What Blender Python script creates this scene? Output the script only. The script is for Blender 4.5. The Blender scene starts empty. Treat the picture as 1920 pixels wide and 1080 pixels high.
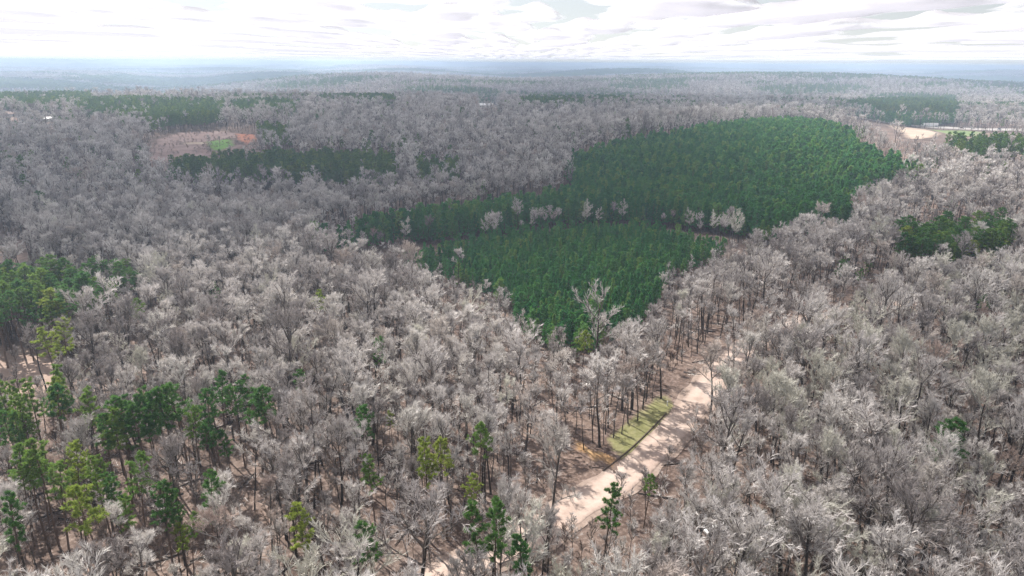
import bpy, math
import numpy as np

# ------------------------------------------------------------------ camera, sky, sun, exposure
scene = bpy.context.scene
COL = scene.collection
CAM_Z, PITCH, ROLL, FPX = 75.0, math.radians(17.68), math.radians(0.39), 1321.0   # FPX: focal length in pixels of a 1920 wide frame
SUN_AZ, SUN_EL = math.radians(-42.0), math.radians(47.0)      # azimuth from +Y (view direction), negative = to the left
fw = np.array([0, math.cos(PITCH), -math.sin(PITCH)])
up0 = np.array([0, math.sin(PITCH), math.cos(PITCH)])
rt0 = np.array([1.0, 0, 0])
rt = rt0*math.cos(ROLL) + up0*math.sin(ROLL)
up = up0*math.cos(ROLL) - rt0*math.sin(ROLL)
CAMP = np.array([0, 0, CAM_Z])

from mathutils import Matrix, Vector
cam_data = bpy.data.cameras.new('camera')
cam_data.sensor_width = 36.0
cam_data.lens = 36.0*FPX/1920.0
cam_data.clip_start, cam_data.clip_end = 0.5, 120000.0
cam = bpy.data.objects.new('camera', cam_data)
COL.objects.link(cam)
M = Matrix(((rt[0], up[0], -fw[0], 0), (rt[1], up[1], -fw[1], 0), (rt[2], up[2], -fw[2], CAM_Z), (0, 0, 0, 1)))
cam.matrix_world = M
scene.camera = cam

world = bpy.data.worlds.new('World')
scene.world = world
world.use_nodes = True
wn = world.node_tree.nodes; wl = world.node_tree.links
sky = wn.new('ShaderNodeTexSky'); sky.sky_type = 'NISHITA'; sky.sun_disc = False
sky.sun_elevation = SUN_EL; sky.sun_rotation = SUN_AZ
sky.air_density = 1.0; sky.dust_density = 0.15; sky.ozone_density = 2.0; sky.altitude = 200
hs = wn.new('ShaderNodeHueSaturation'); hs.inputs['Saturation'].default_value = 0.35      # thin high veil: a paler sky
wl.new(sky.outputs[0], hs.inputs['Color']); veil = wn.new('ShaderNodeMix'); veil.data_type = 'RGBA'; veil.inputs[0].default_value = 0.10; veil.inputs[7].default_value = (11.5, 11.7, 13.0, 1)
wl.new(hs.outputs[0], veil.inputs[6]); wl.new(veil.outputs[2], wn['Background'].inputs[0])
wn['Background'].inputs[1].default_value = 0.05

sun_dir = np.array([math.sin(SUN_AZ)*math.cos(SUN_EL), math.cos(SUN_AZ)*math.cos(SUN_EL), math.sin(SUN_EL)])
ld = bpy.data.lights.new('sun', 'SUN'); ld.energy = 5.0; ld.angle = math.radians(0.53); ld.color = (1.0, 0.95, 0.89)
lo = bpy.data.objects.new('sun', ld); COL.objects.link(lo)
lo.location = (0, 0, 300)
lo.rotation_euler = Vector(-sun_dir).to_track_quat('-Z', 'Y').to_euler()

scene.view_settings.view_transform = 'Standard'
scene.view_settings.look = 'None'
scene.view_settings.exposure = 1.1
scene.view_settings.gamma = 1.0
cy = scene.cycles
cy.use_denoising = True; cy.denoiser = 'OPENIMAGEDENOISE'; cy.denoising_prefilter = 'NONE'; cy.denoising_input_passes = 'RGB_ALBEDO_NORMAL'
cy.max_bounces = 4; cy.diffuse_bounces = 2; cy.glossy_bounces = 1; cy.transmission_bounces = 2
cy.volume_bounces = 3; cy.transparent_max_bounces = 24
cy.use_adaptive_sampling = False

# ------------------------------------------------------------------ terrain function and pixel helpers
_tr = np.random.default_rng(11)
_far = [(2*math.pi/w, a, s, p) for w, a, s, p in zip((5200, 3700, 2500, 1700, 1150, 3000, 2000, 900),
        _tr.uniform(0, math.pi, 8), (6.0, 5.5, 5.0, 4.2, 3.0, 5.0, 4.0, 1.6), _tr.uniform(0, 6.28, 8))]
_nea = [(2*math.pi/w, a, s, p) for w, a, s, p in zip((230, 150, 95, 320), _tr.uniform(0, math.pi, 4), (0.8, 0.5, 0.25, 0.9), _tr.uniform(0, 6.28, 4))]

def sstep(a, b, x):
    t = np.clip((x-a)/(b-a), 0, 1)
    return t*t*(3-2*t)

def gs(x, y, cx, cy_, sx, sy, amp):
    return amp*np.exp(-((x-cx)/sx)**2/2 - ((y-cy_)/sy)**2/2)

def hgt(x, y):
    x = np.asarray(x, float); y = np.asarray(y, float)
    d = np.sqrt(x*x+y*y)
    h = np.zeros(np.broadcast(x, y).shape)
    for k, a, s, p in _nea:
        h = h + s*np.sin(k*(x*math.cos(a)+y*math.sin(a))+p)
    h = h*(0.5+0.5*sstep(150, 500, d))
    h = h + gs(x, y, -430, 1010, 560, 200, 18.0)          # ridge behind the clearing
    h = h + gs(x, y, -260, 640, 110, 110, 5.0)            # slope of the clearing
    h = h + gs(x, y, -130, 400, 240, 85, -8.0)            # creek valley
    h = h + gs(x, y, 255, 600, 190, 190, 12.0)            # plantation hill
    h = h + gs(x, y, 620, 1250, 400, 160, 9.0)            # wooded rise behind the highway
    h = h + gs(x, y, -500, 1750, 900, 330, -20.0)         # valley behind the ridge
    f = np.zeros_like(h)
    for k, a, s, p in _far:
        f = f + s*np.sin(k*(x*math.cos(a)+y*math.sin(a))+p)
    h = h + sstep(1150, 2600, d)*(f*2.0 - 11.0)
    return h

def ray(px, py):
    d = fw + rt*((px-960.0)/FPX) + up*((540.0-py)/FPX)
    return d/np.linalg.norm(d)

def at(px, py, dz=0.0):
    """ground point (x, y) under what the photo shows at this pixel, dz metres above the terrain"""
    d = ray(px, py)
    t0, t = 30.0, 30.0
    while t < 60000:
        p = CAMP+d*t
        if p[2] < hgt(p[0], p[1])+dz:
            break
        t0 = t; t *= 1.012
    a, b = t0, t
    for _ in range(30):
        m = (a+b)/2; p = CAMP+d*m
        if p[2] < hgt(p[0], p[1])+dz: b = m
        else: a = m
    p = CAMP+d*b
    return p[0], p[1]

def poly(pts, dz=0.0):
    return np.array([at(px, py, dz) for px, py in pts])

def project(x, y, z):
    v = np.stack([np.asarray(x), np.asarray(y), np.asarray(z)-CAM_Z], -1)
    zc = v@fw
    zs = np.maximum(zc, 1.0)
    return 960+FPX*(v@rt)/zs, 540-FPX*(v@up)/zs, zc

def inside(P, x, y):
    r = np.zeros(np.shape(x), bool)
    n = len(P)
    for i in range(n):
        x1, y1 = P[i]; x2, y2 = P[(i+1) % n]
        c = ((y1 > y) != (y2 > y))
        with np.errstate(divide='ignore', invalid='ignore'):
            r ^= c & (x < (x2-x1)*(y-y1)/(y2-y1+1e-12)+x1)
    return r

def dist_line(P, x, y):
    r = np.full(np.shape(x), 1e9)
    for (x1, y1), (x2, y2) in zip(P[:-1], P[1:]):
        dx, dy = x2-x1, y2-y1
        t = np.clip(((x-x1)*dx+(y-y1)*dy)/(dx*dx+dy*dy), 0, 1)
        r = np.minimum(r, np.hypot(x-x1-t*dx, y-y1-t*dy))
    return r

# ------------------------------------------------------------------ materials
def new_mat(name):
    m = bpy.data.materials.new(name); m.use_nodes = True
    nt = m.node_tree
    for n in list(nt.nodes): nt.nodes.remove(n)
    out = nt.nodes.new('ShaderNodeOutputMaterial')
    return m, nt, out

def N(nt, typ, **kw):
    n = nt.nodes.new(typ)
    for k, v in kw.items(): setattr(n, k, v)
    return n

def ramp(nt, fac, stops):
    r = N(nt, 'ShaderNodeValToRGB')
    el = r.color_ramp.elements
    while len(el) < len(stops): el.new(0.5)
    for e, (p, c) in zip(el, stops):
        e.position = p; e.color = (*c, 1)
    nt.links.new(fac, r.inputs[0])
    return r.outputs[0]

def noise(nt, vec, scale, detail=3, rough=0.55):
    n = N(nt, 'ShaderNodeTexNoise'); n.inputs['Scale'].default_value = scale
    n.inputs['Detail'].default_value = detail; n.inputs['Roughness'].default_value = rough
    nt.links.new(vec, n.inputs['Vector'])
    return n.outputs[0]

def mixc(nt, fac, a, b, mode='MIX'):
    m = N(nt, 'ShaderNodeMix', data_type='RGBA', blend_type=mode)
    for sock, v in ((m.inputs[0], fac), (m.inputs[6], a), (m.inputs[7], b)):
        if isinstance(v, (int, float)): sock.default_value = v
        elif isinstance(v, tuple): sock.default_value = (*v, 1)
        else: nt.links.new(v, sock)
    return m.outputs[2]

def finish(nt, out, color, rough=0.9, trans=0.0, bump=None, spec=0.2):
    p = N(nt, 'ShaderNodeBsdfPrincipled')
    p.inputs['Roughness'].default_value = rough
    p.inputs['Specular IOR Level'].default_value = spec
    if isinstance(color, tuple): p.inputs['Base Color'].default_value = (*color, 1)
    else: nt.links.new(color, p.inputs['Base Color'])
    if bump is not None:
        b = N(nt, 'ShaderNodeBump'); b.inputs['Strength'].default_value = bump[1]; b.inputs['Distance'].default_value = bump[2]
        nt.links.new(bump[0], b.inputs['Height']); nt.links.new(b.outputs[0], p.inputs['Normal'])
    sh = p.outputs[0]
    if trans > 0:
        t = N(nt, 'ShaderNodeBsdfTranslucent')
        if isinstance(color, tuple): t.inputs[0].default_value = (*color, 1)
        else: nt.links.new(color, t.inputs[0])
        mx = N(nt, 'ShaderNodeMixShader'); mx.inputs[0].default_value = trans
        nt.links.new(sh, mx.inputs[1]); nt.links.new(t.outputs[0], mx.inputs[2]); sh = mx.outputs[0]
    nt.links.new(sh, out.inputs['Surface'])

def plain(name, col, rough=0.7, spec=0.3, nscale=None, amp=0.25):
    m, nt, out = new_mat(name)
    c = col
    if nscale:
        tc = N(nt, 'ShaderNodeTexCoord')
        f = noise(nt, tc.outputs['Object'], nscale, 4)
        c = ramp(nt, f, [(0.3, tuple(v*(1-amp) for v in col)), (0.7, tuple(min(1, v*(1+amp)) for v in col))])
    finish(nt, out, c, rough, spec=spec)
    return m

def tree_mat(name, stops, stand, stand_amt, rough=0.9, trans=0.0, inner=None):
    """colour by tree (Random) and by stand (noise over the tree's place)"""
    m, nt, out = new_mat(name)
    oi = N(nt, 'ShaderNodeObjectInfo')
    c = ramp(nt, oi.outputs['Random'], stops)
    sn = noise(nt, oi.outputs['Location'], 0.011, 2)
    c2 = ramp(nt, sn, stand)
    c = mixc(nt, stand_amt, c, c2)
    if inner:
        tc = N(nt, 'ShaderNodeTexCoord')
        f = noise(nt, tc.outputs['Object'], inner[0], 2)
        v = ramp(nt, f, [(0.3, (inner[1],)*3), (0.7, (inner[2],)*3)])
        c = mixc(nt, 1.0, c, v, 'MULTIPLY')
    finish(nt, out, c, rough, trans=trans, spec=0.15)
    return m

MAT = {}
MAT['trunk'] = tree_mat('bark', [(0, (0.035, 0.028, 0.024)), (0.5, (0.06, 0.05, 0.044)), (1, (0.11, 0.096, 0.086))], [(0.3, (0.042, 0.035, 0.03)), (0.7, (0.085, 0.072, 0.064))], 0.4, inner=(2.0, 0.75, 1.2))
MAT['twig'] = tree_mat('bare_twigs', [(0, (0.17, 0.14, 0.125)), (0.18, (0.34, 0.305, 0.285)), (0.42, (0.58, 0.54, 0.505)), (0.75, (0.78, 0.735, 0.69)), (0.9, (0.72, 0.69, 0.63)), (0.97, (0.50, 0.42, 0.36)), (1, (0.38, 0.26, 0.20))],
                       [(0.35, (0.36, 0.335, 0.325)), (0.65, (0.70, 0.665, 0.64))], 0.35)
MAT['silver'] = tree_mat('silver_twigs', [(0, (0.44, 0.43, 0.36)), (0.5, (0.64, 0.62, 0.54)), (1, (0.76, 0.74, 0.65))], [(0.35, (0.46, 0.44, 0.38)), (0.65, (0.70, 0.68, 0.60))], 0.35)
MAT['silverlimb'] = tree_mat('silver_limbs', [(0, (0.26, 0.25, 0.22)), (1, (0.46, 0.45, 0.40))], [(0.3, (0.28, 0.27, 0.24)), (0.7, (0.42, 0.41, 0.37))], 0.3)
MAT['limb'] = tree_mat('bare_limbs', [(0, (0.09, 0.075, 0.065)), (0.5, (0.17, 0.15, 0.135)), (1, (0.32, 0.295, 0.27))], [(0.3, (0.11, 0.095, 0.085)), (0.7, (0.24, 0.215, 0.195))], 0.4)  # darker than the twigs: shade inside the crown is put into the colour
MAT['brush'] = tree_mat('brush_twigs', [(0, (0.13, 0.085, 0.065)), (0.5, (0.26, 0.19, 0.155)), (1, (0.44, 0.37, 0.32))], [(0.35, (0.17, 0.115, 0.09)), (0.65, (0.34, 0.27, 0.23))], 0.4)
MAT['pbark'] = tree_mat('pine_bark', [(0, (0.09, 0.065, 0.05)), (1, (0.17, 0.12, 0.095))], [(0.3, (0.10, 0.07, 0.055)), (0.7, (0.15, 0.11, 0.09))], 0.4)
MAT['needle'] = tree_mat('pine_needles', [(0, (0.055, 0.135, 0.038)), (0.4, (0.09, 0.19, 0.042)), (0.75, (0.14, 0.24, 0.05)), (1, (0.25, 0.32, 0.055))],
                         [(0.35, (0.055, 0.14, 0.045)), (0.65, (0.16, 0.25, 0.055))], 0.35, 0.6, 0.30, inner=(0.9, 0.75, 1.3))
MAT['young'] = tree_mat('young_pine_needles', [(0, (0.035, 0.145, 0.050)), (0.4, (0.075, 0.245, 0.066)), (0.8, (0.145, 0.32, 0.075)), (1, (0.30, 0.41, 0.095))],
                        [(0.35, (0.045, 0.19, 0.07)), (0.65, (0.10, 0.28, 0.075))], 0.4, 0.6, 0.28, inner=(1.1, 0.75, 1.25))
MAT['lime'] = tree_mat('new_leaves', [(0, (0.22, 0.28, 0.06)), (1, (0.36, 0.38, 0.10))], [(0.3, (0.20, 0.27, 0.07)), (0.7, (0.33, 0.36, 0.10))], 0.3, 0.6, 0.35)

def litter(nt):
    g = N(nt, 'ShaderNodeNewGeometry')
    big = noise(nt, g.outputs['Position'], 0.006, 4)
    mid = noise(nt, g.outputs['Position'], 0.06, 5)
    fine = noise(nt, g.outputs['Position'], 1.3, 5, 0.7)
    c = ramp(nt, mid, [(0.25, (0.040, 0.027, 0.022)), (0.45, (0.095, 0.067, 0.055)), (0.6, (0.20, 0.155, 0.13)), (0.8, (0.125, 0.078, 0.06))])
    c2 = ramp(nt, fine, [(0.3, (0.035, 0.025, 0.022)), (0.5, (0.12, 0.088, 0.074)), (0.62, (0.28, 0.225, 0.198)), (0.75, (0.38, 0.325, 0.29))])
    c = mixc(nt, 0.5, c, c2)
    v = ramp(nt, big, [(0.35, (0.8, 0.8, 0.8)), (0.65, (1.2, 1.15, 1.1))])
    return mixc(nt, 1.0, c, v, 'MULTIPLY'), fine, g
def ground_mat():
    m, nt, out = new_mat('leaf_litter')
    c, fine, g = litter(nt)
    finish(nt, out, c, 0.95, bump=(fine, 0.5, 0.15), spec=0.1)
    return m
MAT['ground'] = ground_mat()

def soil_mat(name, cols, s1=0.15, s2=1.6, bump=0.4, feather=0.0, tracks=False):
    m, nt, out = new_mat(name)
    g = N(nt, 'ShaderNodeNewGeometry')
    a = noise(nt, g.outputs['Position'], s1, 5, 0.6)
    b = noise(nt, g.outputs['Position'], s2, 4, 0.7)
    c = mixc(nt, 0.4, ramp(nt, a, list(zip((0.3, 0.5, 0.7), cols))), ramp(nt, b, list(zip((0.3, 0.5, 0.7), cols))))
    if feather:                                                   # leaf litter creeps in over the patch's border
        lc, _, _ = litter(nt)
        e = N(nt, 'ShaderNodeAttribute'); e.attribute_name = 'inset'
        nz = noise(nt, g.outputs['Position'], feather, 5, 0.65)
        ad = N(nt, 'ShaderNodeMath', operation='ADD'); nt.links.new(e.outputs['Fac'], ad.inputs[0]); nt.links.new(nz, ad.inputs[1])
        k = ramp(nt, ad.outputs[0], [(0.62, (0, 0, 0)), (1.1, (1, 1, 1))])
        c = mixc(nt, k, lc, c)
    if tracks:                                                    # two worn wheel tracks, litter between and at the sides
        lc, _, _ = litter(nt)
        e = N(nt, 'ShaderNodeAttribute'); e.attribute_name = 'across'
        k = ramp(nt, e.outputs['Fac'], [(0.0, (0.75,)*3), (0.12, (0.25,)*3), (0.28, (0.0,)*3), (0.42, (0.22,)*3), (0.5, (0.3,)*3), (0.58, (0.22,)*3), (0.72, (0.0,)*3), (0.88, (0.25,)*3), (1.0, (0.75,)*3)])
        nz = noise(nt, g.outputs['Position'], 0.7, 5, 0.7)
        k2 = ramp(nt, nz, [(0.35, (0.35,)*3), (0.65, (1.0,)*3)])
        c = mixc(nt, mixc(nt, 1.0, k, k2, 'MULTIPLY'), c, lc)
    finish(nt, out, c, 0.95, bump=(b, bump, 0.1), spec=0.1)
    return m
MAT['road'] = soil_mat('worn_tan_road', [(0.32, 0.235, 0.195), (0.43, 0.34, 0.285), (0.50, 0.41, 0.355)], 0.12, 0.8, 0.2, tracks=True)
MAT['shoulder'] = soil_mat('sandy_shoulder', [(0.16, 0.12, 0.10), (0.26, 0.20, 0.165), (0.34, 0.275, 0.235)], 0.2, 1.2)
MAT['verge'] = soil_mat('mown_verge', [(0.08, 0.075, 0.035), (0.165, 0.165, 0.07), (0.29, 0.25, 0.16)], 0.12, 1.1, feather=0.5)
MAT['orange'] = soil_mat('orange_clay', [(0.15, 0.10, 0.065), (0.29, 0.175, 0.085), (0.40, 0.28, 0.15)], 0.2, 1.0, feather=0.6)
MAT['red'] = soil_mat('red_clay', [(0.26, 0.11, 0.075), (0.40, 0.17, 0.105), (0.46, 0.25, 0.175)], 0.08, 0.5, feather=0.12)
MAT['field'] = soil_mat('pale_field', [(0.21, 0.15, 0.12), (0.29, 0.215, 0.175), (0.35, 0.275, 0.225)], 0.05, 0.6, feather=0.3)
MAT['slash'] = soil_mat('logged_ground', [(0.14, 0.095, 0.085), (0.25, 0.18, 0.16), (0.36, 0.28, 0.25)], 0.06, 0.45, feather=0.10)
MAT['green'] = soil_mat('bright_grass', [(0.08, 0.16, 0.04), (0.14, 0.27, 0.055), (0.20, 0.33, 0.09)], 0.05, 0.5, feather=0.15)
MAT['pasture'] = soil_mat('pale_grass', [(0.30, 0.32, 0.17), (0.40, 0.40, 0.23), (0.46, 0.43, 0.28)], 0.05, 0.4, feather=0.12)
MAT['bank'] = soil_mat('straw_bank', [(0.28, 0.215, 0.165), (0.38, 0.305, 0.235), (0.45, 0.37, 0.295)], 0.04, 0.4, feather=0.10)
MAT['median'] = soil_mat('dull_median_grass', [(0.09, 0.13, 0.05), (0.15, 0.20, 0.075), (0.22, 0.25, 0.12)], 0.05, 0.4, feather=0.1)
MAT['asphalt'] = soil_mat('pale_highway', [(0.38, 0.35, 0.32), (0.44, 0.41, 0.38), (0.50, 0.47, 0.44)], 0.05, 0.4, 0.1)
MAT['white'] = plain('white_paint', (0.80, 0.80, 0.78), 0.4, 0.4)
MAT['black'] = plain('black_rubber', (0.03, 0.03, 0.03), 0.8)
MAT['glass'] = plain('dark_glass', (0.04, 0.05, 0.06), 0.1, 0.6)
MAT['timber'] = plain('dark_timber', (0.075, 0.055, 0.042), 0.9, 0.2, 1.5)
MAT['roof'] = plain('pale_metal_roof', (0.68, 0.67, 0.65), 0.5, 0.4, 0.5, 0.1)
MAT['roofbrown'] = plain('brown_shingle', (0.30, 0.22, 0.19), 0.9, 0.2, 0.6, 0.2)
MAT['siding'] = plain('pale_siding', (0.62, 0.58, 0.52), 0.8, 0.2, 0.4, 0.1)
MAT['door'] = plain('brown_door', (0.18, 0.11, 0.07), 0.7)
MAT['grey'] = plain('grey_metal', (0.35, 0.35, 0.35), 0.5, 0.5)
MAT['silvercar'] = plain('silver_paint', (0.55, 0.56, 0.58), 0.3, 0.6)

# ------------------------------------------------------------------ mesh helpers
class MB:
    """collects triangles (numpy) with a material index"""
    def __init__(s): s.v, s.f, s.m, s.n = [], [], [], 0
    def add(s, v, f, m=0):
        v = np.asarray(v, float).reshape(-1, 3); f = np.asarray(f, int).reshape(-1, 3)
        s.v.append(v); s.f.append(f+s.n); s.m.append(np.full(len(f), m)); s.n += len(v)
        return s
    def mesh(s, name, mats, smooth=False):
        v = np.concatenate(s.v); f = np.concatenate(s.f); mi = np.concatenate(s.m)
        me = bpy.data.meshes.new(name)
        me.vertices.add(len(v)); me.vertices.foreach_set('co', v.astype(np.float32).ravel())
        me.loops.add(len(f)*3); me.loops.foreach_set('vertex_index', f.astype(np.int32).ravel())
        me.polygons.add(len(f))
        me.polygons.foreach_set('loop_start', np.arange(0, len(f)*3, 3, dtype=np.int32))
        me.polygons.foreach_set('loop_total', np.full(len(f), 3, np.int32))
        me.polygons.foreach_set('material_index', mi.astype(np.int32))
        me.polygons.foreach_set('use_smooth', np.full(len(f), smooth))
        for m in mats: me.materials.append(m)
        me.update(calc_edges=True)
        return me
    def box(s, c, size, m=0, rz=0.0):
        x, y, z = np.array(size)/2
        v = np.array([(a, b, d) for a in (-x, x) for b in (-y, y) for d in (-z, z)])
        cr, sr = math.cos(rz), math.sin(rz)
        v = np.stack([v[:, 0]*cr-v[:, 1]*sr, v[:, 0]*sr+v[:, 1]*cr, v[:, 2]], 1)+np.array(c)
        q = [(0, 1, 3, 2), (4, 6, 7, 5), (0, 4, 5, 1), (2, 3, 7, 6), (0, 2, 6, 4), (1, 5, 7, 3)]
        return s.add(v, [t for a, b, d, e in q for t in ((a, b, d), (a, d, e))], m)
    def prism(s, prof, y0, y1, m=0):
        """profile of (x, z) points extruded along y"""
        n = len(prof)
        v = [(x, y0, z) for x, z in prof]+[(x, y1, z) for x, z in prof]
        f = []
        for i in range(n):
            j = (i+1) % n
            f += [(i, j, j+n), (i, j+n, i+n)]
        for i in range(1, n-1): f += [(0, i+1, i), (n, n+i, n+i+1)]
        return s.add(v, f, m)
    def cyl(s, p0, p1, r, sides=12, m=0, r1=None):
        v, f = tube(np.array([p0], float), np.array([p1], float), np.array([r]), np.array([r if r1 is None else r1]), sides, True)
        return s.add(v, f, m)

def perp(d):
    a = np.where(np.abs(d[:, 2:3]) < 0.9, np.array([[0, 0, 1.0]]), np.array([[1.0, 0, 0]]))
    u = np.cross(d, a); u /= np.linalg.norm(u, axis=1, keepdims=True)+1e-9
    return u, np.cross(d, u)

def tube(p0, p1, r0, r1, sides, caps=False):
    d = p1-p0; d = d/(np.linalg.norm(d, axis=1, keepdims=True)+1e-9)
    u, w = perp(d)
    n = len(p0)
    a = np.arange(sides)*2*math.pi/sides
    ring = u[:, None]*np.cos(a)[None, :, None]+w[:, None]*np.sin(a)[None, :, None]
    v = np.concatenate([p0[:, None]+ring*r0[:, None, None], p1[:, None]+ring*r1[:, None, None]], 1)
    i = np.arange(sides); j = (i+1) % sides
    f = np.concatenate([np.stack([i, j, j+sides], 1), np.stack([i, j+sides, i+sides], 1)])
    if caps:
        k = np.arange(1, sides-1)
        f = np.concatenate([f, np.stack([0*k, k+1, k], 1), np.stack([0*k+sides, k+sides, k+1+sides], 1)])
    f = f[None]+(np.arange(n)*2*sides)[:, None, None]
    return v.reshape(-1, 3), f.reshape(-1, 3)

def spikes(p0, p1, r0):
    """three-sided tapered twigs"""
    d = p1-p0; d = d/(np.linalg.norm(d, axis=1, keepdims=True)+1e-9)
    u, w = perp(d)
    a = np.arange(3)*2*math.pi/3
    ring = u[:, None]*np.cos(a)[None, :, None]+w[:, None]*np.sin(a)[None, :, None]
    v = np.concatenate([p0[:, None]+ring*r0[:, None, None], p1[:, None]], 1)
    f = np.array([(0, 1, 3), (1, 2, 3), (2, 0, 3)])[None]+(np.arange(len(p0))*4)[:, None, None]
    return v.reshape(-1, 3), f.reshape(-1, 3)

def lines(rng, o, d, L, nseg, wob, trop):
    """wandering polylines: (n, nseg+1, 3)"""
    pts = [o]; d = d.copy()
    st = (L/nseg)[:, None]
    for _ in range(nseg):
        d = d+rng.normal(0, wob, d.shape)+np.array([0, 0, trop])
        d /= np.linalg.norm(d, axis=1, keepdims=True)
        pts.append(pts[-1]+d*st)
    return np.stack(pts, 1)

def kids(rng, P, L, n, t0, t1, ang, ratio, upb):
    """n children on each polyline: origins, directions, lengths"""
    N_, S = P.shape[0], P.shape[1]-1
    t = (t0+(t1-t0)*(np.arange(n)[None]+rng.random((N_, n)))/n)
    k = np.minimum((t*S).astype(int), S-1); fr = t*S-k
    r = np.arange(N_)[:, None]
    a, b = P[r, k], P[r, k+1]
    o = a+(b-a)*fr[..., None]
    T = (b-a); T /= np.linalg.norm(T, axis=2, keepdims=True)+1e-9
    T = T.reshape(-1, 3); u, w = perp(T)
    ph = rng.uniform(0, 2*math.pi, len(T)); an = np.radians(rng.uniform(ang[0], ang[1], len(T)))
    d = T*np.cos(an)[:, None]+(u*np.cos(ph)[:, None]+w*np.sin(ph)[:, None])*np.sin(an)[:, None]
    d[:, 2] += upb
    d /= np.linalg.norm(d, axis=1, keepdims=True)
    ln = np.repeat(L, n)*rng.uniform(ratio[0], ratio[1], len(T))*(1.15-0.5*t.ravel())
    return o.reshape(-1, 3), d, ln

def seg_tubes(mb, P, r0, r1, sides, m):
    S = P.shape[1]-1
    for s in range(S):
        f0, f1 = s/S, (s+1)/S
        v, f = tube(P[:, s], P[:, s+1], r0*(1-f0)+r1*f0, r0*(1-f1)+r1*f1, sides)
        mb.add(v, f, m)

def bare_tree(seed, H, first, crown, nl, el, nb, nt, nf, fw_, tw=None, rt_=0.25, fine_len=1.0, lean=0.03, fork=0):
    """returns (trunk, crown) builders: trunk with its limb bases; limbs, branches and twigs"""
    rng = np.random.default_rng(seed)
    T, C = MB(), MB()
    tw = tw or fw_*1.5
    hT = H*rng.uniform(0.72, 0.80)
    tr = lines(rng, np.array([[0, 0, -0.6]]), np.array([[rng.normal(0, lean), rng.normal(0, lean), 1.0]]), np.array([hT+0.6]), 8, 0.05, 0.05)
    seg_tubes(T, tr, np.array([rt_]), np.array([rt_*0.35]), 7, 0)
    t = first+(0.98-first)*np.sort(rng.random(nl))*0.999
    tt = t*H/hT; tt = np.clip(tt, 0, 0.999)
    k = (tt*8).astype(int); fr = tt*8-k
    o = tr[0, k]+(tr[0, k+1]-tr[0, k])*fr[:, None]
    q = (t-first)/(1-first)
    az = np.arange(nl)*2.4+rng.uniform(-0.5, 0.5, nl)+rng.random()*6
    e = np.radians(el[0]+(el[1]-el[0])*q+rng.normal(0, 7, nl))
    d = np.stack([np.cos(az)*np.cos(e), np.sin(az)*np.cos(e), np.sin(e)], 1)
    L = crown*(0.75+0.5*np.sin(np.clip(q*2.6+0.5, 0, 3.1)))*rng.uniform(0.75, 1.15, nl)
    L = np.minimum(L, (H*1.02-o[:, 2])/np.maximum(np.sin(e)+0.22, 0.15))
    P1 = lines(rng, o, d, L, 5, 0.10, 0.055)
    seg_tubes(C, P1, 0.05+L*0.013, np.full(nl, 0.04), 4, 1)
    o2, d2, L2 = kids(rng, P1, L, nb, 0.25, 1.0, (22, 58), (0.34, 0.52), 0.22)
    P2 = lines(rng, o2, d2, L2, 3, 0.12, 0.05)
    seg_tubes(C, P2, 0.03+L2*0.012, np.full(len(L2), 0.028), 3, 1)
    o3, d3, L3 = kids(rng, P2, L2, nt, 0.2, 1.0, (20, 55), (0.38, 0.58), 0.15)
    P3 = lines(rng, o3, d3, L3, 2, 0.12, 0.04)
    seg_tubes(C, P3, np.full(len(L3), tw*0.55), np.full(len(L3), tw*0.4), 3, 0)
    if nf:
        o4, d4, L4 = kids(rng, P3, L3*0+fine_len, nf, 0.15, 1.0, (15, 50), (0.6, 1.2), 0.12)
        v, f = spikes(o4, o4+d4*L4[:, None], np.full(len(L4), fw_*0.5)); C.add(v, f, 0)
    else:
        pass
    return T, C

def blades(rng, c, d, n, L, w, spread):
    """needle sprays: n thin triangles round each centre"""
    c = np.repeat(c, n, 0); d = np.repeat(d, n, 0)
    r = rng.normal(0, 1, c.shape); r /= np.linalg.norm(r, axis=1, keepdims=True)
    dd = d*(1-spread)+r*spread+np.array([0, 0, 0.12]); dd /= np.linalg.norm(dd, axis=1, keepdims=True)
    u, v_ = perp(dd)
    ph = rng.uniform(0, 6.28, len(c))
    s = u*np.cos(ph)[:, None]+v_*np.sin(ph)[:, None]
    ln = rng.uniform(0.6, 1.15, len(c))[:, None]*L
    b = c+dd*ln*0.25
    v = np.stack([c, b+s*w*0.5, c+dd*ln, b-s*w*0.5], 1).reshape(-1, 3)
    k = np.arange(len(c))*4
    f = np.concatenate([np.stack([k, k+1, k+2], 1), np.stack([k, k+2, k+3], 1)])
    return v, f

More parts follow.
